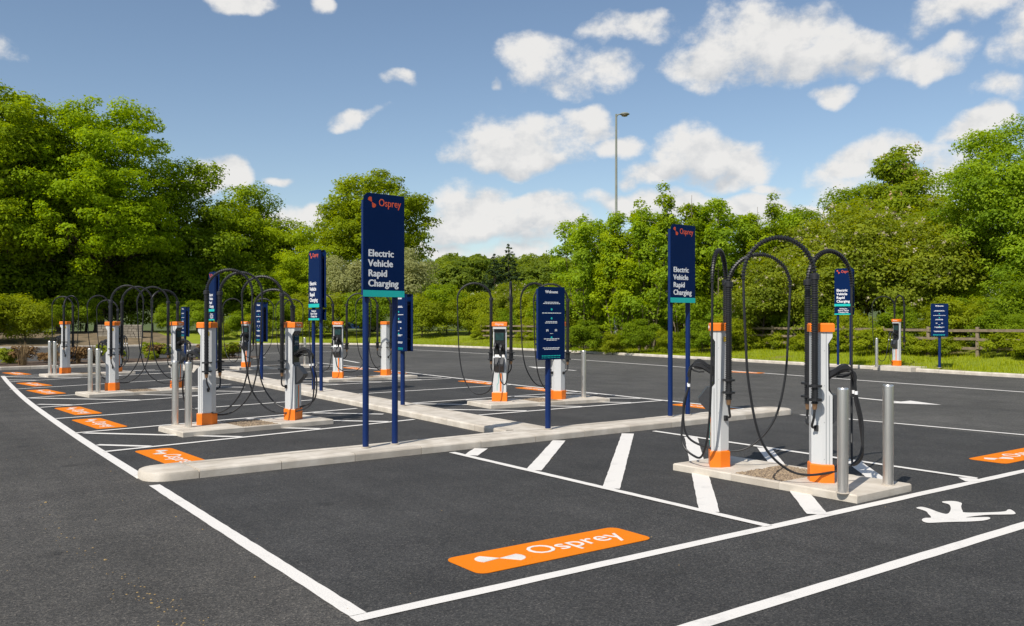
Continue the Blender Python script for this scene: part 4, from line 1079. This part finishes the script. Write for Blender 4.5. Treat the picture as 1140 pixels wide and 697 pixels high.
for i in range(9):
    a = rs.uniform(0, 6.28); q = rs.uniform(.3, 1.7); x, y = q * math.cos(a), q * math.sin(a); h = rs.uniform(4.2, 7.7)
    se.append((x, y, h * .64, .52, .52, h * .36, 20, .40)); st_.append([(x * .25, y * .25, -.2), (x * .5, y * .5, h * .25), (x * .85, y * .85, h * .6), (x, y, h * .95)])
se.append((0, 0, 1.6, 1.7, 1.7, 1.5, 20, .5))
tree_proto('sycamore', se, 27000, 0.124, 'sycamore', st_[0], 10, .06, 'barkpale', 7, .75, stems=st_[1:8])
rs = np.random.default_rng(16); se = []; st_ = []
for i in range(8):
    a = rs.uniform(0, 6.28); q = rs.uniform(.2, 1.4); x, y = q * math.cos(a), q * math.sin(a); h = rs.uniform(4.0, 7.6)
    se.append((x, y, h * .63, .50, .50, h * .37, 20, .40)); st_.append([(x * .25, y * .25, -.2), (x * .5, y * .5, h * .25), (x * .85, y * .85, h * .6), (x, y, h * .95)])
se.append((.2, 0, 1.5, 1.5, 1.5, 1.4, 16, .5))
tree_proto('sycamore2', se, 24000, 0.124, 'lime', st_[0], 10, .055, 'barkpale', 17, .75, stems=st_[1:7])
tree_proto('chestnut', [(0, 0, 5.6, 2.3, 2.3, 3.4, 100, .7), (-.2, .1, 8.6, 1.15, 1.15, 1.75, 34, .5), (1.9, -.4, 5.0, 1.7, 1.7, 2.9, 56, .6), (-1.9, .4, 4.4, 2.0, 2.0, 2.6, 60, .65)],
           50400, 0.143, 'chestnut', [(0, 0, -.3), (.1, 0, 2), (0, .1, 5), (0, 0, 9)], 26, .2, 'bark', 8, extra=('flower_candle', 'candle', 170, .12, 1.2))
tree_proto('nearmaple', [(0, 0, 6.0, 3.4, 3.4, 4.4, 130, .8), (-1.2, -1.2, 3.4, 2.8, 2.8, 2.8, 70, .75), (1.5, .5, 3.2, 2.8, 2.8, 2.8, 60, .75)],
           84630, 0.127, 'sycamore', [(0, 0, -.3), (.1, 0, 2), (0, .1, 5), (0, 0, 9)], 30, .2, 'bark', 9)
tree_proto('bush', [(0, 0, 1.1, 1.4, 1.2, 1.25, 50, .5), (.7, .3, 1.5, .9, .9, 1.1, 24, .42), (-.7, -.2, .9, 1.0, .9, 1.0, 24, .42)],
           16380, 0.098, 'hedge', [(0, 0, -.2), (.05, 0, .6), (0, .05, 1.4), (0, 0, 2.0)], 14, .05, 'bark', 10)
tree_proto('bushdark', [(0, 0, 1.2, 1.5, 1.3, 1.3, 50, .5), (.6, .3, 1.7, .9, .9, 1.1, 24, .42), (-.7, -.2, 1.0, 1.0, .9, 1.0, 24, .42)],
           16380, 0.104, 'dense', [(0, 0, -.2), (.05, 0, .6), (0, .05, 1.4), (0, 0, 2.0)], 14, .05, 'bark', 11)
tree_proto('hawthorn', [(0, 0, 1.6, 1.7, 1.6, 1.7, 60, .55), (.8, .3, 2.3, 1.2, 1.1, 1.3, 30, .5), (-.9, -.2, 1.6, 1.2, 1.1, 1.4, 30, .5)],
           22312, 0.094, 'olive', [(0, 0, -.2), (.05, 0, .8), (0, .05, 2.0), (0, 0, 3.0)], 18, .07, 'bark', 12, extra=('blossom', 'blossom', 120, .075, .5))
tree_proto('willow', [(0, 0, 2.2, 1.9, 1.8, 2.2, 60, .6), (.9, .3, 2.6, 1.2, 1.2, 1.6, 30, .5)],
           17850, 0.126, 'grey', [(0, 0, -.2), (.05, 0, .8), (0, .05, 2.0), (0, 0, 3.6)], 18, .07, 'bark', 13)
tree_proto('ivy', [(0, 0, .45, 1.0, .7, .55, 30, .32), (.6, .1, .35, .6, .5, .45, 14, .3)],
           6825, 0.096, 'hedge', [(0, 0, -.1), (.05, 0, .3), (0, .03, .7)], 8, .025, 'bark', 15)
ce = [(0, 0, 1.0 + 11.4 * t, 3.7 * (1 - t) ** .75 + .1, 3.7 * (1 - t) ** .75 + .1, .35, int(26 * (1 - t)) + 6, .46 * (1 - t) + .16) for t in [i / 25 for i in range(26)]]
tree_proto('conifer', ce, 26000, .24, 'conifer', [(0, 0, -.3), (0, 0, 4), (0, 0, 8), (0, 0, 12.4)], 20, .22, 'bark', 18, .5)
tree_proto('far', [(0, 0, 5.0, 4.6, 4.6, 4.4, 80, 1.3), (2.4, 0, 3.6, 3, 3, 3, 30, 1.1)], 9000, .55, 'far', [(0, 0, -.3), (0, 0, 3), (0, 0, 7)], 8, .3, 'bark', 19)
tree_proto('rust', [(0, 0, .33, .42, .42, .33, 18, .18)], 1500, .075, 'rust', [(0, 0, 0), (0, 0, .2), (0, 0, .5)], 8, .012, 'bark', 20)
tree_proto('lowgreen', [(0, 0, .32, .5, .45, .32, 18, .2)], 1700, .085, 'olive', [(0, 0, 0), (0, 0, .2), (0, 0, .5)], 8, .012, 'bark', 21)
# dry grass clump: upright blades
rng = np.random.default_rng(30); b = MB()
for i in range(70):
    a = rng.uniform(0, 6.28); r0_ = rng.uniform(0, .18); ln_ = rng.uniform(.45, .95); sp2 = rng.uniform(.05, .4)
    x, y = r0_ * math.cos(a), r0_ * math.sin(a); ex, ey = x + sp2 * math.cos(a), y + sp2 * math.sin(a); w = .009; px, py = -math.sin(a) * w, math.cos(a) * w
    b.add([(x - px, y - py, 0), (x + px, y + py, 0), (x + (ex - x) * .35 + px, y + (ey - y) * .35 + py, ln_ * .6), (x + (ex - x) * .35 - px, y + (ey - y) * .35 - py, ln_ * .6), (ex, ey, ln_)], [(0, 1, 2, 3), (3, 2, 4)])
PROTO['straw'] = [('blade_tuft', b.mesh('blade_tuft', 'straw'))]

def ground_z(x, y):
    best = min(range(n), key=lambda i: (fp[i].x - x) ** 2 + (fp[i].y - y) ** 2)
    off = (Vector((x, y)) - fp[best]).dot(fnorm(best))
    if off < .1: return 0.0 if abs(off) < 60 else -.05
    for (a_, za), (c, zc) in zip(offs, offs[1:]):
        if a_ <= off <= c: return za + (zc - za) * (off - a_) / (c - a_)
    return hill_z(x, y)
n = len(fp)
def put(key, name, u, d, s, label, cat, group=None, rz=None, sz=None):
    x, y = at(u, d); r = random.Random(u * 7 + d * 13)
    return plant(key, name, x, y, ground_z(x, y) - .05, s, r.uniform(0, 6.28) if rz is None else rz, label, cat, group, sz)
put('maple', 'maple_tree', 110, 70, 1.25, 'huge bright green maple tree towering at left of centre-left', 'tree', rz=.4)
put('lime', 'lime_tree', 0, 66, 1.30, 'tall yellow-green tree cut by the left edge of the photo', 'tree', rz=2)
put('lime', 'lime_tree', -60, 72, 1.4, 'tree mostly outside the left edge of the photo', 'tree', rz=4)
put('maple', 'maple_tree', 66, 84, 1.2, 'tall tree filling the gap between the two big trees at left', 'tree', rz=3)
put('round', 'round_tree', 208, 76, 1.36, 'dense green tree right beside the huge maple', 'tree')
put('round2', 'round_tree', 247, 80, 1.27, 'bright bushy tree second to the right of the huge maple', 'tree')
put('round', 'round_tree', 283, 84, 1.28, 'dark rounded tree left of the round oak, in the sloping tree line', 'tree')
put('round2', 'round_tree', 316, 84, 1.14, 'yellow-green small tree at the low end of the sloping tree line', 'tree')
put('round2', 'round_tree', 350, 76, .80, 'low bright tree at the left foot of the round oak', 'tree')
put('oak', 'oak_tree', 418, 92, 1.18, 'large round oak standing behind the biggest navy sign', 'tree', rz=1)
put('conifer', 'conifer_tree', 550, 100, .76, 'shorter left one of the two dark conifers on the skyline', 'tree', 'dark conifers on the skyline')
put('conifer', 'conifer_tree', 566, 102, .84, 'taller right one of the two dark conifers on the skyline', 'tree', 'dark conifers on the skyline')
put('willow', 'grey_shrub', 445, 72, 1.55, 'grey-leaved willow shrub right of the biggest navy sign', 'shrub')
put('willow', 'grey_shrub', 385, 72, 1.4, 'grey-leaved willow shrub left of the biggest navy sign', 'shrub')
hed = 'mixed roadside shrub in the hedge beyond the road'; hg = 'hedge shrubs beyond the road'
for u, d, s, k in ((470, 66, 1.25, 'bush'), (497, 68, 1.35, 'bushdark'), (522, 66, 1.2, 'bush'), (548, 64, 1.1, 'bush'), (575, 63, 1.0, 'hawthorn'), (600, 60, 1.1, 'bush'), (622, 56, 1.2, 'bushdark'),
                   (510, 76, 1.45, 'bush'), (545, 78, 1.4, 'bush'), (582, 76, 1.5, 'bushdark'), (612, 72, 1.5, 'bush'), (640, 66, 1.5, 'bush'), (478, 78, 1.6, 'bushdark'), (360, 68, 1.3, 'bush'), (410, 68, 1.3, 'bushdark')):
    put(k, 'hedge_shrub', u, d, s, hed, 'shrub', hg)
for i, (u, d, s) in enumerate([(455, 150, .9), (480, 170, 1.0), (500, 160, .95), (520, 175, 1.05), (536, 190, 1.0), (585, 170, .95), (600, 200, 1.1), (612, 165, .9), (628, 185, 1.0), (645, 160, .9), (660, 180, 1.0),
                               (530, 240, 1.2), (560, 250, 1.2), (590, 245, 1.2), (620, 240, 1.2), (500, 235, 1.2), (680, 160, .9), (720, 150, .9), (330, 140, .9), (300, 130, .9)]):
    put('far', 'distant_tree', u, d, s, 'distant tree in the wood on the low skyline hill', 'tree', 'distant skyline trees')
# right of the lamp: multi-stemmed young sycamores
syc = [(652, 49, 1.10, 'sycamore', 'multi-stemmed young sycamore at the left end of the roadside row'), (688, 47, 1.08, 'sycamore2', 'bright young sycamore at the foot of the street lamp'),
       (722, 46, 1.10, 'sycamore', 'young sycamore just left of the right-hand tall sign'), (762, 45, 1.12, 'sycamore2', 'bright young sycamore behind the right-hand tall sign'),
       (800, 45, 1.10, 'sycamore', 'young sycamore behind the nearest left charger'), (838, 46, 1.02, 'sycamore2', 'young bright tree behind the tall cable arch'),
       (868, 49, 1.05, 'sycamore', 'young tree between the cable arches, lower than its neighbours')]
for u, d, s, k, lb in syc: put(k, 'sycamore_tree', u, d, s, lb, 'tree', 'young trees beside the road')
put('round', 'round_tree', 905, 52, .70, 'rounded tree right of the young sycamores', 'tree')
put('round', 'round_tree', 948, 54, .86, 'rounded green tree left of the flowering chestnut', 'tree')
put('chestnut', 'chestnut_tree', 1000, 48, 1.03, 'flowering horse chestnut, tallest of the right-hand skyline', 'tree', rz=1)
put('round2', 'round_tree', 1062, 50, .68, 'tree between the flowering chestnut and the big right-edge maple', 'tree')
put('nearmaple', 'maple_tree', 1130, 36.5, .86, 'big leafy maple at the right edge of the photo', 'tree', rz=.6)
put('nearmaple', 'maple_tree', 1210, 37, .95, 'maple just beyond the right edge of the photo', 'tree', rz=3)
haw = 'hawthorn bush flecked with cream blossom behind the far fence'
for u, d, s, k in ((850, 42, 1.05, 'hawthorn'), (885, 41, 1.15, 'hawthorn'), (925, 41, 1.35, 'hawthorn'), (965, 41, 1.55, 'hawthorn'), (1005, 40, 1.5, 'hawthorn'), (1045, 39, 1.35, 'hawthorn'), (985, 44, 1.8, 'hawthorn'), (1030, 44, 1.75, 'hawthorn'), (900, 45, 1.55, 'hawthorn')):
    put(k, 'hawthorn_bush', u, d, s, haw, 'bush', 'blossoming hawthorns behind the fence')
for u, d, s, k in ((650, 45.5, .62, 'bushdark'), (682, 44.5, .45, 'bush'), (712, 43.5, .6, 'bushdark'), (747, 42.5, .45, 'bush'), (782, 42, .55, 'bushdark'), (815, 41.5, .65, 'bush'), (1050, 36, .55, 'bush'), (1075, 35.5, .7, 'bushdark'), (1100, 34.8, .75, 'bush'), (1124, 34, .75, 'bushdark'),
                   (635, 50, 1.15, 'bush'), (665, 54, 1.2, 'bushdark'), (705, 53, 1.15, 'bushdark'), (750, 52, 1.2, 'bushdark'), (795, 52, 1.25, 'bushdark'), (835, 50, 1.3, 'bushdark'), (1150, 34, 1, 'bushdark')):
    put(k, 'fence_shrub', u, d, s, 'leafy shrub grown through the post and rail fence across the road', 'shrub', 'shrubs along the far fence')
ri = random.Random(21)
for k in range(34):
    i = i_first + int(k * 44 / 34) ; x, y, z = verge_pt(i, ri.uniform(3.9, 4.4)); w_ = ri.uniform(.5, .95) if k < 12 else ri.uniform(.3, .75)
    if k < 12 and k % 2: w_ *= 1.2
    plant('ivy', 'ivy_clump', x, y, z - .05, w_, ri.uniform(0, 6), 'low ivy clump along the foot of the far fence', 'plant', 'ivy at the fence foot')
for k in range(22):
    i = i_first + k * 2; x, y, z = verge_pt(i, ri.uniform(4.8, 5.6))
    plant(ri.choice(['bush', 'bushdark']), 'bramble_bush', x, y, z - .05, ri.uniform(.55, .85), ri.uniform(0, 6), 'bramble bush pressed against the back of the far fence', 'bush', 'brambles behind the far fence')
# under the big trees at left
for u, off, s, k in ((-40, 3, 1.3, 'bush'), (-5, 3.4, 1.3, 'bush'), (28, 3.6, 1.2, 'bush'), (60, 9.5, .9, 'bushdark'), (90, 11, 1.0, 'bushdark'), (190, 9, .8, 'bushdark'), (222, 8, .9, 'bushdark'),
                   (243, 3.6, .55, 'bush'), (264, 4.5, .7, 'bushdark'), (288, 3.2, .7, 'bush'), (310, 4, 1.0, 'bushdark'), (334, 6, 1.2, 'bush'), (70, 14, 2.2, 'bushdark'), (20, 14, 2.2, 'bushdark'), (170, 14, 2.2, 'bushdark'), (120, 15, 2.3, 'bushdark'), (220, 14, 2.1, 'bushdark'), (265, 14, 2.0, 'bushdark'), (310, 14, 1.8, 'bushdark'), (-30, 14, 2.2, 'bushdark'), (45, 18, 2.4, 'bushdark'), (145, 18, 2.4, 'bushdark'), (95, 18, 2.4, 'bushdark'), (195, 18, 2.3, 'bushdark')):
    d = (62.3 + off) / (FWD[1] + RGT[1] * (u - 570) / 965)
    put(k, 'understorey_shrub', u, d, s, 'dark understorey shrub beneath the big trees at left', 'shrub', 'understorey beneath the left trees')
# planting bed
rb = random.Random(9)
for i in range(46):
    x = rb.uniform(-6, 12.6); t = rb.random(); y0 = 35.5 + max(0, (x - 3)) * .17; y = y0 + .35 + t * 2.6
    k = rb.choice(['rust', 'lowgreen', 'rust', 'straw', 'lowgreen']) if x < 8 else rb.choice(['rust', 'lowgreen', 'lowgreen'])
    nm, lb, gp = {'rust': ('rusty_shrub', 'low rust-coloured shrub in the bed at the end of the bays', 'rusty shrubs in the bed'), 'lowgreen': ('low_shrub', 'low olive shrub in the bed at the end of the bays', 'olive shrubs in the bed'),
                  'straw': ('dry_grass_clump', 'clump of dry pale grass in the end bed', 'dry grasses in the bed')}[k]
    plant(k, nm, x, y, .12, rb.uniform(.55, 1.1), rb.uniform(0, 6), lb, 'shrub' if k != 'straw' else 'grass clump', gp)

# grass blades on the verge
rng = np.random.default_rng(77); V = []; nb = 52000
ii = rng.integers(i_first - 4, i_first + 56, nb); oo = rng.uniform(.15, 5.0, nb) ; ff = rng.uniform(0, 1, nb)
fpa = np.array([(p.x, p.y) for p in fp]); fna = np.array([tuple(fnorm(i)) for i in range(n)])
zo = np.interp(oo, [o for o, _ in offs], [z for _, z in offs])
bx2 = fpa[ii] + (fpa[ii + 1] - fpa[ii]) * ff[:, None] + fna[ii] * oo[:, None]
a = rng.uniform(0, 6.28, nb); hgt = np.where(rng.random(nb) < .07, rng.uniform(.12, .28, nb), rng.uniform(.04, .11, nb)); ln2 = rng.uniform(0, .06, nb); wd = .011
co = np.empty((nb, 3, 3), np.float32)
co[:, 0] = np.stack([bx2[:, 0] - wd * np.sin(a), bx2[:, 1] + wd * np.cos(a), zo - .02], 1)
co[:, 1] = np.stack([bx2[:, 0] + wd * np.sin(a), bx2[:, 1] - wd * np.cos(a), zo - .02], 1)
co[:, 2] = np.stack([bx2[:, 0] + ln2 * np.cos(a), bx2[:, 1] + ln2 * np.sin(a), zo + hgt], 1)
me = bpy.data.meshes.new('verge_grass'); me.vertices.add(nb * 3); me.vertices.foreach_set('co', co.reshape(-1))
me.loops.add(nb * 3); me.loops.foreach_set('vertex_index', np.arange(nb * 3, dtype=np.int32)); me.polygons.add(nb); me.polygons.foreach_set('loop_start', np.arange(0, nb * 3, 3, dtype=np.int32))
at_ = me.attributes.new('tint', 'FLOAT', 'POINT'); at_.data.foreach_set('value', np.repeat(rng.uniform(0, .9, nb).astype(np.float32), 3))
me.materials.append(M['grass']); me.update(); me.validate()
o = link('verge_grass', me); tag(o, 'short sunlit grass on the verge across the road', 'grass', kind='stuff')

# ================================================================== PARKED CAR glimpsed through the hedge
vx, vy = at(397, 73); e = empty('parked_car', (vx, vy, ground_z(vx, vy) + .02), HEAD + 2.2); tag(e, 'blue car glimpsed through the hedge left of the biggest navy sign', 'car')
def car_ring(x, w, z0, z1): return [(x, -w, z0), (x, w, z0), (x, w * .98, z1), (x, -w * .98, z1)]
body = MB().loft([car_ring(-1.95, .72, .38, .62), car_ring(-1.85, .82, .28, .78), car_ring(-.9, .86, .25, .92), (car_ring(1.2, .86, .25, .95)), car_ring(1.8, .82, .28, .92), car_ring(1.95, .76, .35, .7)]).build('body', 'carblue', e, True)
MB().loft([[(-.95, -.80, .92), (1.55, -.80, .95), (1.55, .80, .95), (-.95, .80, .92)], [(-.15, -.66, 1.40), (1.05, -.66, 1.43), (1.05, .66, 1.43), (-.15, .66, 1.40)]]).build('cabin_glass', 'glass', e, True)
MB().box(-.18, 1.08, -.67, .67, 1.395, 1.46, .03).build('roof', 'carblue', body)
for x in (-1.25, 1.25):
    for y in (-.78, .78):
        w_ = MB(); w_.tube([(x, y - .1, .31), (x, y + .1, .31)], .31, 18); t_ = w_.build('wheel', 'tyre', e, True)
        MB().tube([(x, y - .105, .31), (x, y + .105, .31)], .19, 14).build('rim', 'lamp_metal', t_, True)

# plants of one kind that look alike are told apart by their order from the left
ORD = ['first', 'second', 'third', 'fourth', 'fifth', 'sixth', 'seventh', 'eighth', 'ninth', 'tenth', 'eleventh', 'twelfth', 'thirteenth', 'fourteenth', 'fifteenth', 'sixteenth', 'seventeenth', 'eighteenth', 'nineteenth', 'twentieth',
       'twenty-first', 'twenty-second', 'twenty-third', 'twenty-fourth', 'twenty-fifth', 'twenty-sixth', 'twenty-seventh', 'twenty-eighth', 'twenty-ninth', 'thirtieth', 'thirty-first', 'thirty-second', 'thirty-third', 'thirty-fourth', 'thirty-fifth', 'thirty-sixth']
same = {}
for o in SC.objects:
    if o.parent is None and o.get('group') and o.get('label'): same.setdefault((o['group'], o['label']), []).append(o)
for (g_, lb), os_ in same.items():
    if len(os_) < 2: continue
    def bearing(o):
        x, y = o.location.x, o.location.y; return (RGT[0] * x + RGT[1] * y) / (FWD[0] * x + FWD[1] * y)
    for k, o in enumerate(sorted(os_, key=bearing)): o['label'] = ORD[k] + ' from the left, ' + lb
